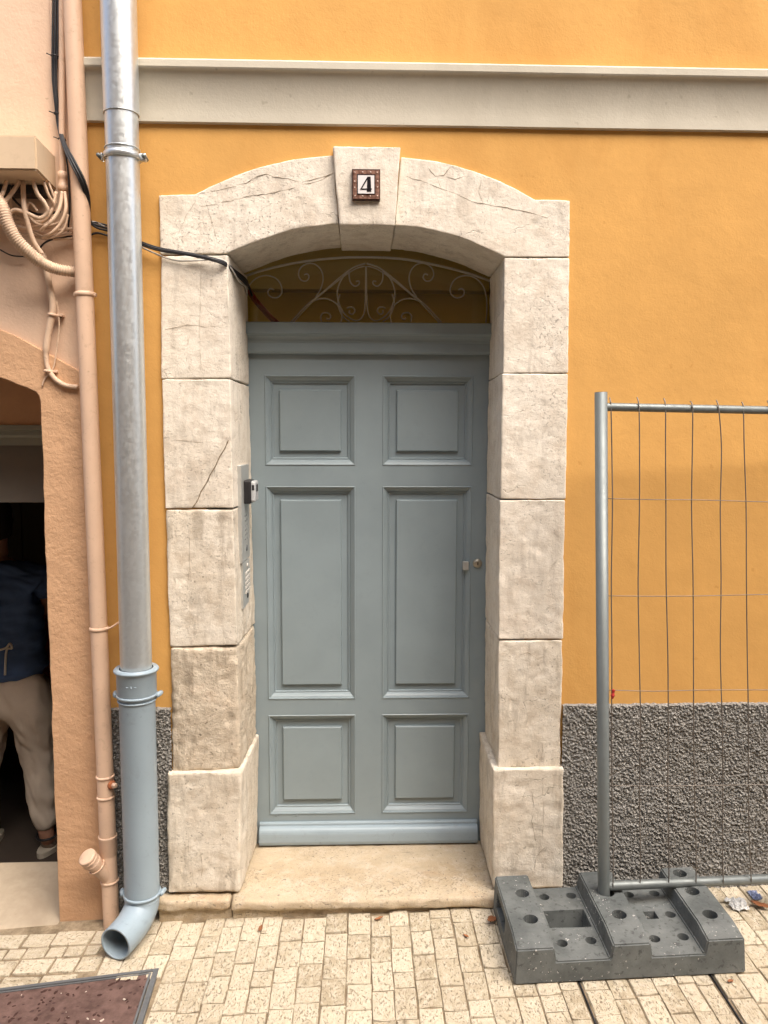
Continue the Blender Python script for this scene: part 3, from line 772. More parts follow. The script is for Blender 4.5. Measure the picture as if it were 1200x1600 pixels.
# hall behind the fanlight, made into an invented open well to let light in
bm = bmesh.new()
bm_box(bm, (-0.80, 1.70, -0.2), (0.85, 1.76, 3.30)); bm_box(bm, (-0.86, 0.302, -0.2), (-0.80, 1.76, 6.98)); bm_box(bm, (0.85, 0.302, -0.2), (0.91, 1.76, 6.98))
bm_obj('added_well_wall', bm, MT['hall'], house)
box('dark_ceiling_band', (-0.80, 1.60, 2.37), (0.85, 1.699, 3.0), MT['hall_dark'], house)  # added band giving the darker ceiling tone seen above
box('added_well_floor', (-0.80, 0.35, -0.1), (0.85, 1.7, 0.03), MT['hall'], house)
bm = bmesh.new()                         # flat roof left open over the light well, invented to brighten the fanlight
for lo, hi in (((BX, 0.0, 7.0), (11.0, 0.30, 7.2)), ((0.91, 0.301, 7.0), (11.0, 4.0, 7.2))): bm_box(bm, lo, hi)
bm_obj('roof_slab', bm, MT['orange'], house)
box('side_wall', (10.8, 0.30, -0.3), (11.0, 4.0, 6.99), MT['orange'], house)
box('back_wall', (0.91, 3.8, -0.3), (10.8, 4.0, 6.99), MT['orange'], house)

# ================================================================== peach house next door
peach = empty('peach_house', (-2.0, 0.15, 0), 'peach plastered neighbouring house with a dark open shop doorway', 'house')
slab('plaster_wall', [-12.0, -2.22, -0.975, BX-0.001], [-0.45, 1.835, 7.4], {(1, 0)}, 0.0, 0.28, MT['peach'], peach)
# rough raised band round the doorway
XR, XL = -1.012, -2.17; XM = (XR+XL)/2
rj = random.Random(11); out, inn = [], []
def arch_pts(zc, ze, x0, x1, n, p=2.4): return [(x0+(x1-x0)*i/n, zc-(zc-ze)*abs(2*i/n-1)**p) for i in range(n+1)]
outer = [(-0.868, ground(-0.87)-0.05)]+[(-0.868+0.0015*rj.uniform(-1, 1), -0.03+1.80*i/30) for i in range(1, 30)]
outer += arch_pts(2.035, 1.795, -0.868, -2.32, 40, 2.0)
outer += [(-2.32, -0.13)]
inner = [(XL, -0.13)]+[(XL, 0.1*i) for i in range(1, 17)]+arch_pts(1.828, 1.742, XL+0.01, XR-0.012, 40, 3.2)
inner += [(XR-0.003, 1.728)]+[(XR+0.0035*noise.noise(Vector((0.3, z_*9, 1)))-0.004*(1-z_/1.7), z_) for z_ in [1.71-0.03*i for i in range(56)]]+[(XR-0.004, ground(-1.01)-0.05)]
pts = [(x+rj.uniform(-.0012, .0012), z+rj.uniform(-.002, .002)) for x, z in outer+inner]
prism('doorway_band', pts, -0.014, 0.285, MT['peach_rough'], peach, 0.003)
profile_x('threshold', [(-0.045, -0.040), (-0.030, -0.031), (0.30, 0.004), (0.31, -0.004), (0.31, -0.46), (-0.045, -0.46)], XL, XR-0.005, MT['thresh'], peach, 24, 0.004)
zf0, zf1, zp0 = onY(30, 696, 0.27).z, onY(30, 664, 0.25).z, onY(30, 785, 0.30).z
profile_x('transom_beam', [(0.36, zf1), (0.25, zf1), (0.25, zf1-0.018), (0.262, zf1-0.022), (0.262, zf1-0.036), (0.268, zf1-0.044), (0.268, zf0), (0.36, zf0)], XL-0.1, XR+0.1, MT['shop_frame'], peach)
box('transom_panel', (XL-0.1, 0.30, zp0), (XR+0.1, 0.33, zf0-0.001), MT['shop_panel'], peach)
box('lintel_wall', (XL-0.1, 0.262, zf1+0.001), (XR+0.1, 0.36, 2.0), MT['peach_rough'], peach)
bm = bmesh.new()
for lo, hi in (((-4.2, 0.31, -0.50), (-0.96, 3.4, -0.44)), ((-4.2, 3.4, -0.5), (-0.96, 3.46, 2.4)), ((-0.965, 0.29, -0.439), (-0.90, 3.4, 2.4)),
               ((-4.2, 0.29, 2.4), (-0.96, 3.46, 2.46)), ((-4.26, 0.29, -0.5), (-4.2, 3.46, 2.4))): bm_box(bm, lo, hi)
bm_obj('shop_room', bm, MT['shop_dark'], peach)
box('roof_slab', (-12.0, 0.0, 7.4), (BX-0.001, 4.0, 7.6), MT['peach'], peach)
box('side_wall', (-12.0, 0.28, -0.5), (-11.8, 4.0, 7.39), MT['peach'], peach)
box('back_wall', (-11.8, 3.8, -0.5), (BX-0.001, 4.0, 7.39), MT['peach'], peach)
# cupboard and cloth inside the shop
cb = empty('cupboard', (-2.1, 2.6, -0.44), 'dim brown cupboard standing at the back of the dark shop', 'cupboard')
box('cabinet', (-2.6, 2.5, -0.44), (-1.75, 2.9, 1.55), MT['shelf'], cb)
for k in range(2):
    d_ = box('cabinet_door', (-2.59+0.425*k, 2.48, -0.38), (-2.18+0.425*k, 2.499, 1.50), MT['shelf'], cb, 0.004)
    lathe('knob', [(0, -0.02), (0.012, -0.016), (0.006, 0.0)], (-2.21+0.06*k, 2.48, 0.55), (0, 1, 0), MT['brass'], d_, 10)
P = onY(70, 1000, 1.7)
V = []; Fc = []
for j in range(13):
    for i in range(13):
        u, w = i/12-0.5, j/12
        V.append((P.x+u*0.30*(0.7+0.3*(1-w)), P.y+0.035*math.sin(i*1.1)*(1-w*0.6)+0.03, P.z-0.30+0.62*w))
for j in range(12):
    for i in range(12): Fc.append((j*13+i, j*13+i+1, j*13+i+14, j*13+i+13))
cl = obj('hanging_cloth', V, Fc, MT['maroon'], None, True)
so_ = cl.modifiers.new('thick', 'SOLIDIFY'); so_.thickness = 0.006
tag(cl, 'dark red cloth hanging in the shop behind the standing person', 'cloth')

# ================================================================== person in the shop doorway
def skin_mesh(name, nodes, edges, mat, parent=None, sub=2, root=0):
    me = bpy.data.meshes.new(name); me.from_pydata([tuple(n[:3]) for n in nodes], edges, []); me.update()
    o = bpy.data.objects.new(name, me); COL.objects.link(o)
    sk = o.modifiers.new('skin', 'SKIN'); sk.use_smooth_shade = True
    if not me.skin_vertices:
        bm = bmesh.new(); bm.from_mesh(me); bm.verts.layers.skin.verify(); bm.to_mesh(me); bm.free()
    for i, n in enumerate(nodes):
        r_ = n[3]; me.skin_vertices[0].data[i].radius = r_ if isinstance(r_, tuple) else (r_, r_)
        me.skin_vertices[0].data[i].use_root = (i == root)
    ss = o.modifiers.new('sub', 'SUBSURF'); ss.levels = sub; ss.render_levels = sub
    bpy.context.view_layer.update()
    ev = o.evaluated_get(bpy.context.evaluated_depsgraph_get()); nm = bpy.data.meshes.new_from_object(ev)
    o.modifiers.clear(); o.data = nm; nm.materials.clear(); nm.materials.append(mat)
    nm.polygons.foreach_set('use_smooth', [True]*len(nm.polygons))
    if parent: o.parent = parent
    return o
def folds(o, amp, fx_, fz_, seed):
    me = o.data; nr = [v.normal.copy() for v in me.vertices]
    for v, n_ in zip(me.vertices, nr):
        p = Vector((v.co.x*fx_+seed, v.co.y*fx_, v.co.z*fz_+0.6*v.co.x*fx_))
        v.co += n_*amp*(noise.noise(p)+0.6*noise.noise(p*2.1+Vector((3, 3, 3)))-0.2)
    me.update()
def arm(nodes, edges, sh, el, wr, hand_dir, thumb_side, start):
    hd = Vector(hand_dir).normalized(); sd_ = Vector(thumb_side).normalized(); dn = hd.cross(sd_)
    b = len(nodes); wr = Vector(wr)
    nodes += [(*sh, 0.050), (*el, 0.036), (*wr, 0.024), (*(wr+hd*0.045), (0.034, 0.017)), (*(wr+hd*0.085), (0.036, 0.014))]
    edges += [(start, b), (b, b+1), (b+1, b+2), (b+2, b+3), (b+3, b+4)]
    for k, ln in enumerate((0.070, 0.080, 0.074, 0.058)):
        p = wr+hd*0.088+sd_*(0.027-0.018*k); c = len(nodes)
        nodes += [(*(p+hd*0.012), 0.0085), (*(p+hd*ln*0.5+dn*0.010), 0.008), (*(p+hd*ln*0.85+dn*0.030), 0.0065)]
        edges += [(b+4, c), (c, c+1), (c+1, c+2)]
    c = len(nodes); p = wr+hd*0.035+sd_*0.03
    nodes += [(*(p+sd_*0.015+hd*0.012), 0.011), (*(p+sd_*0.028+hd*0.040+dn*0.012), 0.0085), (*(p+sd_*0.030+hd*0.065+dn*0.020), 0.007)]
    edges += [(b+3, c), (c, c+1), (c+1, c+2)]
YP = 1.20; FZ = -0.44
N = [(-1.70, YP-0.01, 0.44, (0.155, 0.105)), (-1.705, YP, 0.56, (0.125, 0.09)), (-1.715, YP+0.02, 0.76, (0.15, 0.10)), (-1.735, YP+0.05, 0.92, (0.13, 0.085)), (-1.765, YP+0.07, 1.01, 0.055), (-1.785, YP+0.09, 1.08, 0.052),
     (-1.80, YP+0.11, 1.15, 0.078), (-1.81, YP+0.115, 1.23, 0.085), (-1.815, YP+0.10, 1.29, 0.06)]
Ed = [(i, i+1) for i in range(8)]
for s_, kx, ax_, ky in ((1, -1.59, -1.545, YP+0.02), (-1, -1.85, -1.88, YP+0.02)):
    b = len(N)
    N += [(-1.70+0.095*s_, YP, 0.34, 0.105), (kx, ky, 0.02, 0.062), (kx+(ax_-kx)*0.35, ky-0.03, -0.14, 0.058), (ax_, YP-0.03, -0.36, 0.037), (ax_, YP-0.01, -0.405, 0.036), (ax_+0.02, YP+0.09, -0.418, (0.036, 0.020))]
    Ed += [(0, b), (b, b+1), (b+1, b+2), (b+2, b+3), (b+3, b+4), (b+4, b+5)]
arm(N, Ed, (-1.575, YP+0.05, 0.92), (-1.55, YP+0.16, 0.70), (-1.66, YP+0.30, 0.80), (-0.7, 0.4, 0.2), (0.2, 0.3, 0.8), 3)
arm(N, Ed, (-1.885, YP+0.05, 0.92), (-1.93, YP+0.16, 0.70), (-1.85, YP+0.30, 0.80), (0.5, 0.5, 0.2), (-0.2, 0.3, 0.8), 3)
person = skin_mesh('person', N, Ed, MT['skin'])
tag(person, 'person seen from behind in blue shirt and beige trousers inside the dark shop', 'person')
# clothes
NS = [(-1.70, YP, 0.40, (0.212, 0.165)), (-1.70, YP, 0.56, (0.178, 0.130)), (-1.715, YP+0.02, 0.78, (0.182, 0.125)), (-1.735, YP+0.05, 0.93, (0.155, 0.10)), (-1.76, YP+0.065, 0.985, 0.075),
      (-1.565, YP+0.05, 0.92, 0.074), (-1.55, YP+0.11, 0.80, 0.064), (-1.895, YP+0.05, 0.92, 0.074), (-1.92, YP+0.11, 0.80, 0.064)]
folds(skin_mesh('shirt', NS, [(0, 1), (1, 2), (2, 3), (3, 4), (3, 5), (5, 6), (3, 7), (7, 8)], MT['navy'], person, 4), 0.014, 9, 28, 2.0)
NT = [(-1.70, YP-0.015, 0.42, (0.190, 0.150)), (-1.70, YP, 0.52, (0.165, 0.118)),
      (-1.60, YP-0.01, 0.31, 0.132), (-1.585, YP+0.02, 0.03, 0.088), (-1.568, YP-0.015, -0.14, 0.076), (-1.547, YP-0.03, -0.335, 0.052),
      (-1.80, YP-0.01, 0.31, 0.132), (-1.85, YP+0.02, 0.03, 0.088), (-1.865, YP-0.015, -0.14, 0.076), (-1.88, YP-0.03, -0.335, 0.052)]
folds(skin_mesh('trousers', NT, [(0, 1), (0, 2), (2, 3), (3, 4), (4, 5), (0, 6), (6, 7), (7, 8), (8, 9)], MT['linen'], person, 4), 0.013, 14, 9, 5.0)
for ax_ in (-1.545, -1.88):
    sh = skin_mesh('shoe', [(ax_-0.002, YP-0.045, -0.400, (0.040, 0.030)), (ax_+0.006, YP+0.03, -0.408, (0.043, 0.025)), (ax_+0.022, YP+0.105, -0.414, (0.044, 0.020))], [(0, 1), (1, 2)], MT['shoe'], person)
    V = []; n_ = 20
    for z_ in (FZ, FZ+0.024):
        for k in range(n_):
            a = 2*math.pi*k/n_; V.append((ax_+0.008+0.046*math.cos(a)+0.018*math.sin(a), YP+0.03+0.130*math.sin(a), z_))
    obj('sole', V, [tuple(range(n_))[::-1], tuple(range(n_, 2*n_))]+[(k, (k+1) % n_, n_+(k+1) % n_, n_+k) for k in range(n_)], MT['sole'], person)
    ring('ankle_strap', (ax_, YP-0.03, -0.352), (0, -0.1, 1), 0.047, 0.006, MT['black'], person, 18, 6)
# head: hair at the back, face turned away from the street
hc = Vector((-1.81, YP+0.115, 1.205))
lathe('hair', [(0.0, 0.125), (0.055, 0.118), (0.090, 0.085), (0.106, 0.03), (0.104, -0.04), (0.085, -0.11), (0.0, -0.125)], hc+Vector((0.0, -0.032, 0.012)), (-0.05, -0.22, 1), MT['hair'], person, 20)
lathe('nose', [(0.0, -0.022), (0.008, -0.016), (0.013, 0.004), (0.004, 0.03)], hc+Vector((0.0, 0.088, -0.01)), (0.0, -0.25, 1), MT['skin'], person, 10)
for dx in (-0.033, 0.033):
    lathe('eye', [(0, -0.006), (0.009, -0.003), (0.011, 0.004)], hc+Vector((dx, 0.080, 0.012)), (0, -1, 0), MT['hair'], person, 12)
    lathe('ear', [(0, -0.012), (0.018, -0.006), (0.026, 0.006), (0.0, 0.010)], hc+Vector((dx*2.75, 0.0, 0.0)), (1 if dx > 0 else -1, 0.2, 0), MT['skin'], person, 12)
box('mouth', tuple(hc+Vector((-0.022, 0.070, -0.057))), tuple(hc+Vector((0.022, 0.083, -0.049))), MT['maroon'], person, 0.003)
kn = onY(10, 1012, YP-0.155)
tube('waist_tie', [kn+Vector((-0.03, 0, -0.01)), kn+Vector((0.0, -0.004, 0.0)), kn+Vector((0.022, -0.01, 0.022)), kn+Vector((0.030, -0.01, 0.0)), kn+Vector((0.006, -0.008, -0.006)), kn+Vector((-0.004, -0.005, -0.06)), kn+Vector((-0.012, 0.0, -0.13))], 0.0055, MT['white'], person, 7)

# ================================================================== zinc downpipe with painted iron boot
dp = empty('downpipe', (-0.722, -0.10, ground(-0.72)), 'galvanised steel downpipe ending in a blue grey painted iron boot', 'downpipe')
pa = onY(185, 0, -0.10); pb = onY(213, 1047, -0.10); ax_d = (pb-pa)/(pa.z-pb.z)
def dpt(z): return pa+ax_d*(pa.z-z)
def taper_tube(name, z0, z1, r, mat, parent, seg=40, n=16):
    V, Fc = tube_geo([dpt(z0+(z1-z0)*i/n) for i in range(n+1)], r, seg, False); return obj(name, V, Fc, mat, parent, True)
z_j = 2.555
taper_tube('pipe', 0.80, z_j, 0.0485, MT['galv'], dp)
up = taper_tube('pipe', z_j-0.004, 7.0, 0.0515, MT['galv'], dp, 40, 40)
ring('sleeve_bead', dpt(z_j-0.004), (0, 0, 1), 0.0505, 0.0014, MT['galv'], up, 40, 6)
zc_ = onY(187, 236, -0.15).z
cl_ = ring('clamp', dpt(zc_), (0, 0, 1), 0.0520, 0.0038, MT['galv'], dp, 40, 8, 2.6)
ring('clamp_bead', dpt(zc_+0.022), (0, 0, 1), 0.0500, 0.002, MT['galv'], cl_, 40, 6)
for sx in (-1, 1):
    c = dpt(zc_)
    box('clamp_lug', (c.x+sx*0.052-0.008, c.y-0.006, c.z-0.011), (c.x+sx*0.066+0.004, c.y+0.012, c.z+0.011), MT['galv'], cl_, 0.003)
    lathe('bolt', [(0.0, -0.020), (0.006, -0.019), (0.006, 0.02), (0, 0.021)], (c.x+sx*0.066, c.y, c.z), (0, 1, 0), MT['fence'], cl_, 10)
tube('wall_bracket', [(dpt(zc_).x, -0.055, zc_), (dpt(zc_).x, 0.02, zc_)], 0.006, MT['galv'], cl_, 8, 1)
zr = onY(213, 1052, -0.16).z
bx_ = dpt(0.5).x
zclp = onY(215, 1098, -0.16).z; zlow = onY(218, 1412, -0.16).z
boot_path = [dpt(zr), dpt(zr-0.01), dpt(zr-0.012), dpt(zclp+0.012), dpt(zclp+0.004), dpt(zclp-0.02)]
boot = lathe('boot', [(0.052, 0.0), (0.0655, 0.001), (0.0665, -0.006), (0.064, -0.014), (0.0615, -0.018), (0.0610, -(zr-zclp)+0.012), (0.0560, -(zr-zclp)-0.004), (0.0550, -(zr-zlow)+0.02)], dpt(zr), -ax_d*-1*-1 if False else -ax_d, MT['boot'], dp, 44)
ring('collar_bead', dpt(zr-0.006), ax_d, 0.0645, 0.0052, MT['boot'], boot, 44, 8)
for zz, rr_ in ((zclp+0.006, 0.0600), (zlow, 0.0562)):
    c = dpt(zz); rg = ring('clamp', c, ax_d, rr_, 0.004, MT['boot'], dp, 44, 8, 1.2)
    ring('clamp_bead', dpt(zz-0.016), ax_d, rr_-0.0025, 0.003, MT['boot'], rg, 44, 8)
    for sx in (-1, 1):
        lathe('clamp_screw', [(0, -0.016), (0.007, -0.014), (0.0085, 0.0), (0.007, 0.014), (0, 0.016)], (c.x+sx*(rr_+0.009), c.y+0.004, c.z), (0.3*sx, 1, 0.1), MT['boot'], rg, 12)
    tube('wall_bracket', [(c.x, c.y+0.05, c.z), (c.x, 0.02, c.z)], 0.007, MT['boot'], rg, 8, 1)
el = [dpt(zlow+0.022), dpt(zlow+0.0), dpt(zlow-0.03)+Vector((0, -0.004, 0)), dpt(zlow-0.055)+Vector((-0.006, -0.022, 0)), dpt(zlow-0.073)+Vector((-0.018, -0.060, 0)), dpt(zlow-0.080)+Vector((-0.034, -0.104, 0)), dpt(zlow-0.082)+Vector((-0.046, -0.138, 0))]
P = catmull(el, 6)
V, Fc = tube_geo(P, lambda f, i: 0.0555-0.003*f, 40, False)
V2, Fc2 = tube_geo(P, lambda f, i: 0.0485-0.002*f, 40, False, len(V))
nb = len(V); Fc2 = [f[::-1] for f in Fc2]; n_ = (len(P)-1)*40
rim = [(n_+k, n_+(k+1) % 40, nb+n_+(k+1) % 40, nb+n_+k) for k in range(40)]
elbow = obj('outlet_elbow', V+V2, Fc+Fc2+rim, MT['boot'], boot, True)
# cast maker's mark on the collar: a lozenge with a bar, as raised lines
c = dpt(onY(200, 1075, -0.16).z)
for dx, w_, h2 in ((-0.012, 0.008, 0.003), (0.0, 0.006, 0.008), (0.012, 0.008, 0.003)):
    a0 = math.asin((dx)/0.062); box('cast_mark', (c.x+dx-w_/2, c.y-0.0612*math.cos(a0)-0.0015, c.z-h2/2), (c.x+dx+w_/2, c.y-0.0612*math.cos(a0)+0.003, c.z+h2/2), MT['boot'], boot, 0.001, 1)

# ================================================================== peach painted waste pipe
wp = empty('waste_pipe', (-0.831, -0.05, ground(-0.83)), 'slim peach painted waste pipe with rusty plug and side branch', 'pipe')
qa = onY(113, 0, -0.05); qb = onY(174, 1440, -0.05); ax_w = (qb-qa)/(qa.z-qb.z)
def wpt(z): return qa+ax_w*(qa.z-z)
zb = onY(158, 1310, -0.07).z
V, Fc = tube_geo([wpt(zb+(7.2-zb)*i/60) for i in range(61)], lambda f, i: 0.0265, 28, False); obj('pipe', V, Fc, MT['drain'], wp, True)
z2 = onY(163, 1340, -0.07).z; z3 = ground(-0.83)-0.01
low = lathe('junction', [(0.0270, 0), (0.0295, 0.001), (0.0300, -0.004), (0.0285, -0.008), (0.0282, -(zb-z2)+0.006), (0.0255, -(zb-z2)), (0.0262, -(zb-z2)-0.004), (0.0255, -(zb-z3))], wpt(zb), -ax_w, MT['drain'], wp, 28)
def ring_w(nm, z, r_=0.003, squash=1.5, par=None): return ring(nm, wpt(z), ax_w, 0.0272, r_, MT['drain'], par or wp, 30, 8, squash)
for py_ in (1218, 1250): ring_w('collar', onY(158, py_, -0.075).z)
ring_w('collar', onY(163, 1383, -0.075).z, 0.0028, 1.5, low)
zk = onY(128, 458, -0.075).z; ck = ring_w('clamp', zk, 0.0032, 2.2)
for sx in (-1, 1): box('clamp_lug', tuple(wpt(zk)+Vector((sx*0.030-0.004, -0.004, -0.006))), tuple(wpt(zk)+Vector((sx*0.030+0.004, 0.012, 0.006))), MT['drain'], ck, 0.002)
zk = onY(150, 985, -0.075).z; ck = ring_w('clamp', zk, 0.0030, 2.0)
c = wpt(zk); tube('hook', [c+Vector((0.024, -0.012, 0.0)), c+Vector((0.040, 0.0, 0.004)), c+Vector((0.050, 0.02, 0.010)), c+Vector((0.052, 0.055, 0.010))], 0.0035, MT['drain'], ck, 8)
zp = onY(165, 1229, -0.075).z; c = wpt(zp)+Vector((0.020, -0.012, 0))
pl = lathe('plug_flange', [(0, 0.0), (0.013, 0.0), (0.015, 0.006), (0.013, 0.012), (0.008, 0.013), (0, 0.013)], c, (0.85, -0.5, 0.08), MT['rust'], wp, 18)
lathe('plug', [(0, 0.010), (0.009, 0.010), (0.0095, 0.022), (0.007, 0.026), (0, 0.027)], c, (0.85, -0.5, 0.08), MT['drain'], pl, 6, False)
pj = wpt(onY(163, 1378, -0.07).z); pe = onY(137, 1340, -0.105); dv = (pe-pj).normalized(); Lb = (pe-pj).length
br_ = lathe('branch', [(0.022, 0), (0.0225, Lb*0.45), (0.0235, Lb*0.62), (0.0265, Lb*0.72), (0.0275, Lb*0.8), (0.027, Lb*0.98), (0.0285, Lb), (0.0285, Lb+0.006), (0.024, Lb+0.008), (0.0, Lb+0.007)], pj, dv, MT['drain'], low, 24)

for d_ in (Lb*0.60, Lb*0.80, Lb*0.93):
    ring('branch_bead', pj+dv*d_, dv, 0.0262, 0.0024, MT['drain'], br_ if False else low, 24, 6)

# ================================================================== junction box and its cables
jb = empty('junction_box', (-1.15, -0.10, 2.33), 'beige painted electrical junction box fixed high on the peach wall', 'junction box')
bt, bb, bxr = onY(57, 211, -0.17).z, onY(57, 266, -0.17).z, onY(57, 240, -0.17).x
bm = bmesh.new()
f_ = [(-1.55, -0.17, bb), (bxr, -0.17, bb), (bxr, -0.17, bt), (-1.55, -0.17, bt)]
k_ = [(-1.57, 0.004, bb-0.003), (bxr-0.012, 0.004, bb-0.003), (bxr-0.012, 0.004, bt+0.004), (-1.57, 0.004, bt+0.004)]
a = [bm.verts.new(p) for p in f_]; b = [bm.verts.new(p) for p in k_]; bm.faces.new(a); bm.faces.new(b)
for i in range(4): bm.faces.new((a[i], a[(i+1) % 4], b[(i+1) % 4], b[i]))
bmesh.ops.recalc_face_normals(bm, faces=bm.faces)
bmesh.ops.bevel(bm, geom=bm.edges[:], offset=0.005, segments=2, affect='EDGES')
bm_obj('cover', bm, MT['box'], jb)
box('box_shadow', (-1.52, -0.055, bb-0.030), (bxr-0.03, 0.003, bb-0.004), MT['black'], jb, 0.004)  # black block painting in the shadow on the wall below the box
def trace(pts, Y):
    return [onY(p[0], p[1], p[2] if len(p) > 2 else Y) for p in pts]
ct = empty('cable_bundle', (-1.05, -0.05, 2.1), 'tangle of peach painted cables hanging out below the junction box', 'cables')
beige = [([(30, 284, -.09), (22, 297, -.10), (8, 315, -.11), (-6, 332, -.11)], .0062), ([(10, 284, -.10), (5, 300, -.12), (-4, 318, -.12)], .006),
  ([(52, 284, -.10), (58, 302, -.11), (70, 318, -.10), (74, 332, -.09), (62, 341, -.09), (42, 333, -.10), (24, 328, -.10), (14, 334, -.10)], .0062),
  ([(68, 284, -.08), (76, 305, -.07), (84, 322, -.05), (76, 338, -.04)], .005), ([(75, 284, -.06), (82, 302, -.05), (88, 318, -.04)], .004),
  ([(36, 284, -.08), (37, 315, -.10), (40, 335, -.10), (46, 358, -.09), (54, 380, -.08), (66, 397, -.07)], .0075),
  ([(97, 300, -.05), (93, 325, -.06), (80, 346, -.07), (62, 354, -.07), (40, 357, -.06), (20, 352, -.06), (0, 345, -.05)], .0058),
  ([(101, 300, -.05), (103, 325, -.06), (96, 347, -.06), (82, 363, -.06), (66, 371, -.05)], .0052),
  ([(113, 357, -.03), (85, 360, -.04), (55, 352, -.05), (30, 345, -.04), (0, 350, -.03)], .005),
  ([(113, 364, -.025), (88, 369, -.03), (60, 364, -.04), (35, 356, -.03)], .004), ([(106, 335, -.05), (100, 357, -.05), (86, 369, -.05), (70, 371, -.05), (52, 362, -.04)], .0042),
  ([(88, 300, -.04), (80, 330, -.05), (66, 346, -.05), (45, 345, -.05), (25, 338, -.04)], .0055), ([(58, 330, -.06), (48, 318, -.06), (42, 322, -.06), (44, 336, -.06), (58, 350, -.06), (80, 352, -.05), (100, 345, -.04)], .0045),
  ([(113, 372, -.02), (90, 374, -.02), (64, 372, -.03), (40, 366, -.03), (10, 362, -.02)], .0042), ([(20, 284, -.05), (16, 310, -.05), (22, 338, -.04), (40, 352, -.03)], .0045), ([(64, 360, -.07), (70, 354, -.08), (73, 350, -.08)], .005)]
for pts_, r_ in beige: tube('cable', trace(pts_, -0.06), r_, MT['conduit'], ct, 8)
for pts_, r_ in (([(0, 390, -.02), (18, 399, -.02), (40, 401, -.02)], .0022), ([(62, 388, -.03), (72, 378, -.03), (90, 372, -.02), (113, 369, -.015)], .003), ([(10, 295, -.05), (30, 320, -.03), (60, 335, -.03), (95, 330, -.02)], .004), ([(102, 235, -.035), (107, 275, -.035), (109, 325, -.03), (106, 362, -.02)], .0032)):
    tube('dark_cable', trace(pts_, -0.02), r_, MT['black'], ct, 6)
# corrugated hose
hz = catmull(trace([(-14, 300, -.12), (2, 322, -.13), (12, 350, -.13), (27, 376, -.12), (48, 397, -.10), (68, 412, -.08), (90, 421, -.055), (118, 425, -.03)], -.1), 22)
tag(obj('corrugated_hose', *tube_geo(hz, lambda f, i: (0.0185 if i < 105 else 0.016)+0.0020*(1 if i % 3 == 0 else -0.6), 14), MT['conduit'], None, True),
    'ribbed peach cable hose curving down behind the slim waste pipe', 'hose')
# painted conduit dropping to the doorway band
cd = empty('conduit', (-1.0, -0.02, 1.78), 'painted conduit dropping from the ribbed hose to the shop arch', 'conduit')
tube('pipe', trace([(66, 397), (71, 415), (76, 440), (82, 470), (82, 490), (78, 508), (74, 530), (72, 555), (75, 575), (86, 592), (102, 602), (122, 605)], -0.022), lambda f, i: 0.0105 if f < 0.62 else 0.0078, MT['conduit'], cd, 10)
tube('thin_cable', trace([(88, 470), (92, 495), (92, 520), (88, 550), (83, 576), (70, 592), (66, 603)], -0.018), 0.0026, MT['conduit'], cd, 6)
for (px_, py_, w_) in ((82, 492, 0.0125), (75, 580, 0.0105)):
    c = onY(px_, py_, -0.022); rg = ring('clip', c, (0.15, 0, 1), w_, 0.003, MT['drain'], cd, 18, 6, 1.6)
    box('clip_foot', (c.x+w_, c.y, c.z-0.004), (c.x+w_+0.018, 0.0, c.z+0.004), MT['drain'], rg, 0.001)
c = onY(95, 494, -0.004); lathe('screw_hole', [(0, -0.003), (0.004, -0.002), (0.005, 0.003)], c, (0, 1, 0), MT['black'], cd, 10)
# riser conduit beside the waste pipe
rc_ = empty('riser_conduit', (-0.98, -0.02, 2.1), 'upright painted conduit left of the slim waste pipe, ending in a coupling', 'conduit')
tube('pipe', trace([(97, -60), (97, 0), (97, 120), (97, 200), (98, 300)], -0.028), 0.0095, MT['drain'], rc_, 12)
tube('trim_cable', trace([(80, -60), (80, 0), (81, 60), (83, 100)], -0.010), 0.004, MT['drain'], rc_, 6)
lathe('coupling', [(0.0095, 0.03), (0.014, 0.028), (0.0145, 0.012), (0.012, 0.008), (0.012, -0.008), (0.015, -0.012), (0.015, -0.026), (0.0095, -0.03)], onY(98, 284, -0.03), (0.02, 0, 1), MT['drain'], rc_, 18)
# black cables
bk = empty('black_cable', (-0.95, -0.05, 2.4), 'pair of black cables running down the wall and across to the fanlight', 'cable')
for off, r_ in ((0, .0040), (4, .0034), (-4, .0030)):
    tube('cable', trace([(87+off, -60), (87+off, 0), (86+off, 60), (85+off*0.7, 120), (88+off*0.5, 160), (92+off*0.5, 195), (100+off*0.6, 225, -.05), (114+off, 254, -.085), (128+off, 282, -.085), (137+off*0.6, 310, -.06), (141, 345, -.03), (152, 352+off, -.02), (170, 357+off, -.02), (195, 366+off, -.02), (218, 379+off*0.6, -.025), (252, 390+off*0.5, -.03), (300, 398+off*0.4, -.035), (345, 409+off*0.5, -.03), (366, 424+off*0.6, .05), (384, 440+off, .16), (389, 448, .26), (394, 462, .31)], -0.022), r_, MT['black'], bk, 8)
tube('thin_cable', trace([(140, 368), (152, 364), (168, 368), (200, 376), (220, 383)], -0.02), 0.003, MT['black'], bk, 6)
for (px_, py_) in ((86, 88), (90, 178), (97, 218)):
    c = onY(px_, py_, -0.026); rg = ring('cable_tie', c, (0.1, 0, 1), 0.0105, 0.0016, MT['black'], bk, 14, 6, 1.5)
    tube('tie_end', [c+Vector((-0.008, -0.006, 0)), c+Vector((-0.022, -0.010, 0.004))], 0.0016, MT['black'], rg, 5, 1)
wc = tag(tube('white_cable', trace([(143, 346, -.02), (155, 349, -.02), (168, 357, -.02), (200, 372, -.012), (225, 388, -.016), (270, 406, -.018), (310, 407, -.02), (345, 405, -.024), (362, 421, .02), (374, 440, .10), (384, 448, .22), (386, 462, .29)], -.02), 0.0026, MT['white'], None, 6),
         'thin white cable sagging under the black cables at the door corner', 'cable')
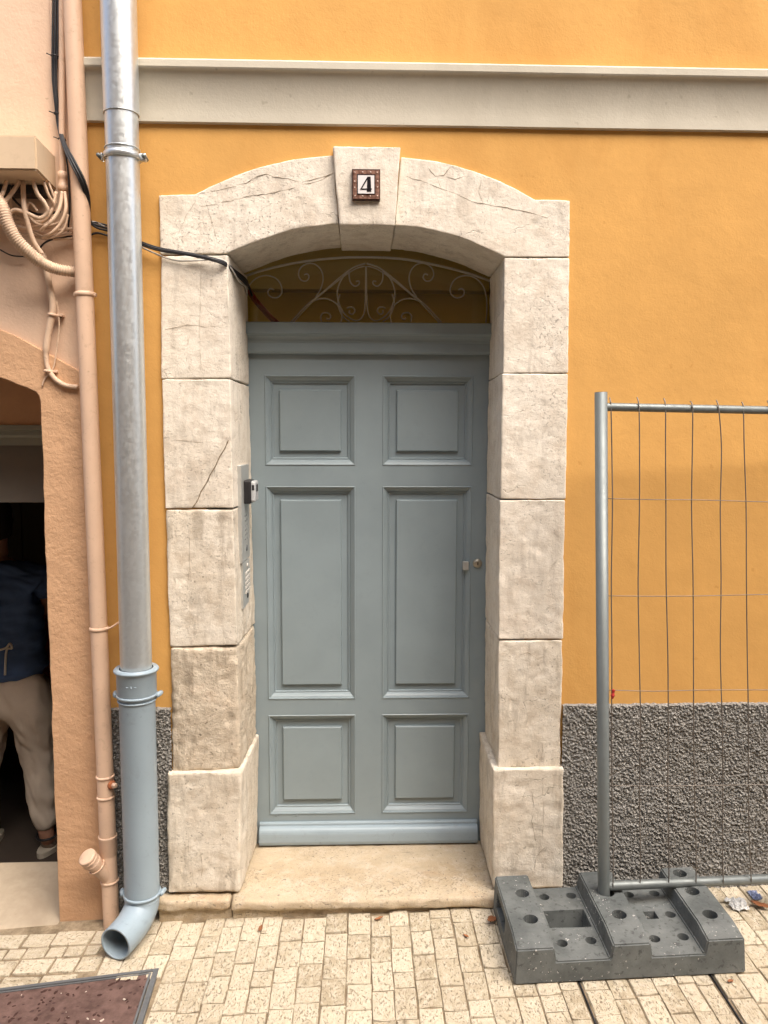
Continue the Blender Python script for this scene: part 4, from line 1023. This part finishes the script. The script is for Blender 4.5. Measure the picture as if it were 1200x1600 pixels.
rd = tag(tube('red_conduit', [onY(386, 448, 0.33+0.02), onY(396, 465, 0.40), onY(410, 482, 0.46), onY(424, 497, 0.52), onY(440, 512, 0.56)], 0.011, MT['red'], None, 10),
         'dark red conduit behind the fanlight grille in its left corner', 'conduit')

# ================================================================== house number
hn = empty('house_number', (0, -0.04, 2.43), 'small brown bordered tile with black number 4 on the keystone', 'house number')
YT = -0.040
def zt(x, y): return (530+x/13.333, 250+y/13.333)
def trect(x0, y0, x1, y1, ya, yb, nm, mt_, par, bev=0.0):
    p, q = onY(*zt(x0, y1), ya), onY(*zt(x1, y0), ya); return box(nm, (p.x, ya, p.z), (q.x, yb, q.z), MT[mt_], par, bev)
trect(268, 190, 855, 828, YT-0.006, -0.030, 'tile_edge', 'tile_edge', hn, 0.001)
bd = trect(290, 215, 838, 802, YT-0.0075, YT-0.004, 'border', 'tile_border', hn)
for (x_, y_) in [(322, 258), (488, 252), (655, 252), (792, 258), (322, 445), (798, 440), (322, 575), (798, 565), (330, 748), (488, 752), (650, 752), (795, 748)]:
    lathe('dot', [(0, -0.0012), (0.0022, -0.0008), (0.0026, 0.001)], onY(*zt(x_, y_), YT-0.0076), (0, 1, 0), MT['tile_dot'], bd, 8)
trect(372, 300, 752, 712, YT-0.0088, YT-0.004, 'inner_edge', 'ink', hn)
trect(390, 320, 732, 696, YT-0.0098, YT-0.004, 'plate', 'tile_white', hn)
bm = bmesh.new()
for poly, dy in (([(588, 348), (655, 345), (668, 660), (575, 660)], 0.0), ([(588, 348), (620, 350), (470, 600), (438, 608)], 0.0002), ([(440, 592), (682, 592), (682, 612), (440, 615)], 0.0004)):
    a = [bm.verts.new(onY(*zt(*p), YT-0.0106-dy)) for p in poly]; b = [bm.verts.new(v.co+Vector((0, 0.0012+dy, 0))) for v in a]
    bm.faces.new(a); bm.faces.new(b[::-1])
    for i in range(4): bm.faces.new((a[i], b[i], b[(i+1) % 4], a[(i+1) % 4]))
bm_obj('numeral', bm, MT['ink'], hn)

# ================================================================== entry panel and key safe on the left reveal
XV = onY(362, 800, YF).x+0.010
ip = empty('entry_panel', (XV, 0.18, 1.0), 'narrow brushed metal entry phone panel on the left door reveal', 'intercom')
zt0, zt1, zt2 = onX(376, 727, XV+0.006).z, onX(376, 882, XV+0.006).z, onX(378, 953, XV+0.006).z
y0_, y1_ = 0.060, 0.235
box('speaker_plate', (XV-0.008, y0_, zt1+0.001), (XV+0.0115, y1_, zt0), MT['plate'], ip, 0.002)
lp = box('name_plate', (XV-0.008, y0_+0.012, zt2), (XV+0.011, y1_+0.012, zt1-0.002), MT['plate'], ip, 0.002)
for k in range(5):
    z_ = zt1-0.045-0.016*k; bu = box('button', (XV+0.010, y0_+0.06, z_-0.005), (XV+0.0145, y1_-0.02, z_+0.005), MT['white'], lp, 0.001)
lathe('call_light', [(0, 0.004), (0.008, 0.003), (0.009, 0.0)], (XV+0.011, 0.165, zt1-0.020), (1, 0, 0), MT['white'], lp, 12)
lathe('call_light', [(0, 0.004), (0.008, 0.003), (0.010, 0.0)], (XV+0.011, 0.165, zt2+0.030), (1, 0, 0), MT['black'], lp, 12)
for k in range(6):
    for j in range(2):
        z_ = zt1+0.155-0.016*k; lathe('speaker_hole', [(0, 0.0012), (0.0035, 0.001), (0.004, -0.001)], (XV+0.0118, 0.130+0.035*j, z_), (1, 0, 0), MT['castframe'], ip, 8)
lathe('lens', [(0, 0.003), (0.010, 0.003), (0.012, 0.0)], (XV+0.0115, 0.155, zt1+0.042), (1, 0, 0), MT['castframe'], ip, 14)
ks = empty('key_safe', (XV, 0.16, 1.4), 'black key box with grey face above the entry phone panel', 'key box')
ka, kb = onX(381, 752, XV+0.02).z, onX(381, 792, XV+0.02).z
box('body', (XV+0.009, 0.110, kb+0.004), (XV+0.036, 0.200, ka), MT['black'], ks, 0.006, 3)
fa = box('face', (XV+0.030, 0.116, kb+0.010), (XV+0.050, 0.196, ka-0.003), MT['greyplastic'], ks, 0.007, 3)
box('window', (XV+0.0485, 0.135, ka-0.040), (XV+0.0512, 0.175, ka-0.016), MT['black'], fa, 0.001, 1)
box('front_window', (XV+0.038, 0.1152, ka-0.034), (XV+0.046, 0.118, ka-0.016), MT['black'], fa)

# ================================================================== fence foot
fb = empty('rubber_block', (0.785, -0.26, ground(0.785)), 'dark grey slotted rubber block holding the fence post', 'block')
X = [0.449, 0.563, 0.727, 0.843, 1.003, 1.119]
bm = bmesh.new(); st = []
for (y, drop, dxs) in ((-0.436, 0.012, 0.0), (-0.365, 0.0, 0.0), (-0.078, 0.0, 0.0)):
    ridge = lambda x: ground(x)+0.121-drop
    rec = lambda x: ground(x)+0.071-(0.004 if drop else 0)
    prof = [(X[0]-0.004, ground(X[0])+0.002), (X[0], ridge(X[0])), (X[1]-0.004, ridge(X[1])), (X[1]+0.004, rec(X[1])), (X[2]-0.004, rec(X[2])), (X[2]+0.004, ridge(X[2])), (X[3]-0.004, ridge(X[3])), (X[3]+0.004, rec(X[3])),
            (X[4]-0.004, rec(X[4])), (X[4]+0.004, ridge(X[4])), (X[5]-0.004, ridge(X[5])), (X[5]+0.004, ground(X[5])+0.002)]
    st.append([bm.verts.new((x_, y, z_)) for x_, z_ in prof])
for a, b in ((st[0], st[1]), (st[1], st[2])):
    for i in range(12): bm.faces.new((a[i], a[(i+1) % 12], b[(i+1) % 12], b[i]))
bm.faces.new(st[0]); bm.faces.new(st[2][::-1])
bmesh.ops.recalc_face_normals(bm, faces=bm.faces)
bmesh.ops.bevel(bm, geom=bm.edges[:], offset=0.004, segments=2, affect='EDGES', clamp_overlap=True)
blk = bm_obj('block', bm, MT['foot'])
bm = bmesh.new()
def cyl(x, y, z, r, dpth=0.055):
    bmesh.ops.create_cone(bm, cap_ends=True, segments=20, radius1=r*0.9, radius2=r, depth=dpth*2, matrix=Matrix.Translation((x, y, z)))
for x_, y_ in ((0.519, -0.183), (0.517, -0.315), (0.788, -0.201), (0.788, -0.314), (1.056, -0.215), (1.058, -0.335), (1.058, -0.115)): cyl(x_, y_, ground(x_)+0.121, 0.0235, 0.07)
for x_, y_ in ((0.604, -0.130), (0.693, -0.130), (0.602, -0.361), (0.690, -0.356), (0.880, -0.140), (0.965, -0.140), (0.972, -0.253), (0.880, -0.362), (0.967, -0.360)): cyl(x_, y_, ground(x_)+0.071, 0.0175, 0.045)
g0 = ground(0.65)
bm_box(bm, (0.583, -0.293, g0+0.012), (0.712, -0.204, g0+0.15)); bm_box(bm, (0.893, -0.270, g0+0.03), (0.930, -0.232, g0+0.15))
bm_box(bm, (0.43, -0.27, g0+0.035), (0.466, -0.13, g0+0.088))
bmesh.ops.recalc_face_normals(bm, faces=bm.faces)
cut = bm_obj('cutter', bm, None)
mo = blk.modifiers.new('cut', 'BOOLEAN'); mo.operation = 'DIFFERENCE'; mo.solver = 'EXACT'; mo.object = cut
bpy.context.view_layer.update()
nm_ = bpy.data.meshes.new_from_object(blk.evaluated_get(bpy.context.evaluated_depsgraph_get()))
blk.modifiers.clear(); blk.data = nm_
if not nm_.materials or nm_.materials[0] is None: nm_.materials.clear(); nm_.materials.append(MT['foot'])
bpy.data.objects.remove(cut)
blk.parent = fb; blk.matrix_parent_inverse = Matrix.Translation(-fb.location)

# ================================================================== fence panel
def fy(x): return -0.200+0.070*(x-0.78)
def onF(px, py):
    Y = -0.2
    for _ in range(6): Y = fy(onY(px, py, Y).x)
    return onY(px, py, Y)
fp = empty('mesh_fence', (0.785, -0.2, 0.10), 'galvanised site fence panel of thin wires leaning in the rubber foot', 'fence')
ptop, pbase = onF(939, 613), onF(943.5, 1392)
pfoot = pbase+(pbase-ptop).normalized()*0.06
post = tube('post', [pfoot, pbase, ptop], 0.0190, MT['fence'], fp, 20, 1)
lathe('post_mouth', [(0.0, 0.0), (0.0165, 0.0), (0.0165, 0.002), (0, 0.002)], ptop-(ptop-pbase).normalized()*0.0012, (ptop-pbase).normalized(), MT['black'], post, 18)
XE = 2.55
def extend(p, q, x): t = (x-p.x)/(q.x-p.x); return p+(q-p)*t
ta, tb = onF(950, 636), onF(1200, 641); te = extend(ta, tb, XE)
ba, bb2 = onF(952, 1384), onF(1200, 1373); be = extend(ba, bb2, XE)
tube('rail', [ptop.lerp(pbase, 0.031), ta, te], 0.0125, MT['fence'], fp, 16, 1)
tube('rail', [ba+Vector((-0.01, 0, 0)), ba, be], 0.0150, MT['fence'], fp, 16, 1)
e_up = (te-be).normalized()
tube('post', [Vector((be.x, be.y, ground(be.x)+0.002)), be, te+e_up*0.05], 0.0190, MT['fence'], fp, 20, 1)
rw = random.Random(5)
tops = [953, 996, 1038, 1079, 1120, 1160, 1200]; bots = [956, 999, 1043, 1085, 1127, 1170, 1212]
wx = [(onF(a_, 623).x, onF(b_, 1378).x) for a_, b_ in zip(tops, bots)]
while wx[-1][0] < XE-0.10: wx.append((wx[-1][0]+0.0885, wx[-1][1]+0.0885))
for k, (xa, xb) in enumerate(wx):
    pt = extend(ta, tb, xa); pb_ = extend(ba, bb2, xb); up_ = (pt-pb_).normalized()
    P = [pt+up_*(0.026+rw.uniform(-0.004, 0.006))]
    for t in (0.0, 0.08, 0.2, 0.35, 0.5, 0.65, 0.8, 0.92, 1.0):
        w_ = rw.uniform(-1, 1)*(0.0028 if 0.0 < t < 1 else 0.001)
        if k == 4 and t == 0.08: w_ = 0.010
        P.append(pt.lerp(pb_, t)+Vector((w_, -0.012+rw.uniform(-.003, .003), 0)))
    tube('upright_wire', P, 0.00185, MT['wire'], fp, 6, 4)
for py_l, py_r in ((779, 783), (931, 928), (1078, 1075), (1227, 1222)):
    a_, b_ = onF(945, py_l), onF(1200, py_r); P = [a_+Vector((0.0, 0, 0))]
    for i in range(1, 12):
        q = extend(a_, b_, a_.x+(XE-a_.x)*i/12); P.append(q+Vector((0, -0.015+rw.uniform(-.002, .002), rw.uniform(-.002, .002))))
    P.append(extend(a_, b_, XE)); tube('cross_wire', P, 0.0013, MT['wire'], fp, 6, 3)
c = onF(955, 1082)
tag(lathe('red_tie', [(0, 0.016), (0.006, 0.013), (0.004, 0.004), (0.0065, -0.004), (0.003, -0.014), (0, -0.016)], c+Vector((0, -0.016, 0)), (0.15, 0.1, 1), MT['red'], None, 7, False), 'small red tie on the fence wire beside the post', 'tie')

# ================================================================== litter
def leaf(px, py, size, rot, label, mat='leaf', curl=0.5, wide=0.5):
    c = onZ(px, py, ground(onZ(px, py, 0.02).x)+0.004); V, Fc = [], []; n_ = 8
    rl = random.Random(int(px))
    for i in range(n_+1):
        t = i/n_; w_ = wide*math.sin(math.pi*min(1, t*0.96+0.02))**0.8*(1-0.25*t)
        for j in (-1, -0.5, 0, 0.5, 1):
            jag = 1+0.25*rl.uniform(-1, 1)*(abs(j) == 1)
            V.append((size*(t-0.5), size*w_*j*0.5*jag, size*(0.10+curl*0.35*abs(j)**2*w_+curl*0.5*(t-0.5)**2+0.03*rl.uniform(-1, 1))))
    for i in range(n_):
        for j in range(4): a = i*5+j; Fc.append((a, a+1, a+6, a+5))
    mt = Matrix.Translation(c) @ Euler((rl.uniform(-.3, .3), rl.uniform(-.2, .2), rot)).to_matrix().to_4x4()
    o = obj('dry_leaf', [mt @ Vector(v) for v in V], Fc, MT[mat], None, True)
    sm = o.modifiers.new('thick', 'SOLIDIFY'); sm.thickness = 0.0012
    return tag(o, label, 'leaf', 'dry leaves on the paving')
leaf(768, 1441, 0.050, 0.9, 'curled brown leaf lying against the fence foot corner', curl=0.9, wide=0.6)
leaf(407, 1452, 0.030, 1.3, 'small red brown leaf on the setts left of the step middle', curl=0.6)
leaf(592, 1437, 0.034, 0.5, 'pale brown leaf on the setts below the door step', curl=0.4)
leaf(728, 1464, 0.026, 2.1, 'small dark leaf on the setts left of the fence foot', curl=0.5)
leaf(1141, 1534, 0.022, 0.3, 'tiny brown leaf at the front right corner of the fence foot', curl=0.5)
leaf(1188, 1417, 0.060, -0.7, 'large rusty brown leaf under the fence rail at right', curl=0.3, wide=0.55)
def crumple(name, px, py, sx, sy, h, mat, label, cat, seed):
    c = onZ(px, py, ground(1.2)+0.004); V, Fc = [], []; n_ = 12
    for j in range(n_+1):
        for i in range(n_+1):
            u, w_ = i/n_-0.5, j/n_-0.5; p = Vector((u*5+seed, w_*5, seed))
            V.append((c.x+u*sx*(1+0.4*noise.noise(p*0.9)), c.y+w_*sy*(1+0.4*noise.noise(p*0.8+Vector((4, 4, 4)))), c.z+h*(0.25+0.75*abs(fract(p*0.8, 2)))))
    for j in range(n_):
        for i in range(n_): a = j*(n_+1)+i; Fc.append((a, a+1, a+n_+2, a+n_+1))
    o = obj(name, V, Fc, MT[mat]); sm = o.modifiers.new('thick', 'SOLIDIFY'); sm.thickness = 0.0008
    return tag(o, label, cat)
crumple('paper_scrap', 1152, 1416, 0.060, 0.06, 0.022, 'foil', 'crumpled pale scrap of paper on the paving under the fence rail', 'litter', 1.3)
crumple('plastic_scrap', 1178, 1401, 0.032, 0.05, 0.018, 'foil_blue', 'small crumpled blue plastic scrap beside the pale paper', 'litter', 4.7)

# ================================================================== house across the narrow street (behind the viewer)
oh = empty('facing_house', (0, -5.6, 0), 'brown plastered house across the narrow street facing the orange one', 'house')
fx = [-14.0, -5.2, -4.2, -1.6, -0.6, 2.2, 3.2, 5.6, 6.6, 14.0]; fz = [-0.4, 0.9, 2.5, 4.0, 5.6, FH if False else 7.2]
holes = {(i, j) for i in (1, 3, 5, 7) for j in (1, 3)}
slab('wall', fx, fz, holes, -5.6, -5.3, MT['facade'], oh)
for i in (1, 3, 5, 7):
    for j in (1, 3):
        wn_ = box('window', (fx[i], -5.50, fz[j]), (fx[i+1], -5.47, fz[j+1]), MT['shop_dark'], oh)
        for sx in (0, 1):
            xa = fx[i]-0.47 if sx == 0 else fx[i+1]+0.01
            box('shutter', (xa, -5.30, fz[j]), (xa+0.46, -5.265, fz[j+1]), MT['shutter'], oh, 0.004)
        box('sill', (fx[i]-0.03, -5.32, fz[j]-0.06), (fx[i+1]+0.03, -5.24, fz[j]-0.002), MT['cornice'], oh)
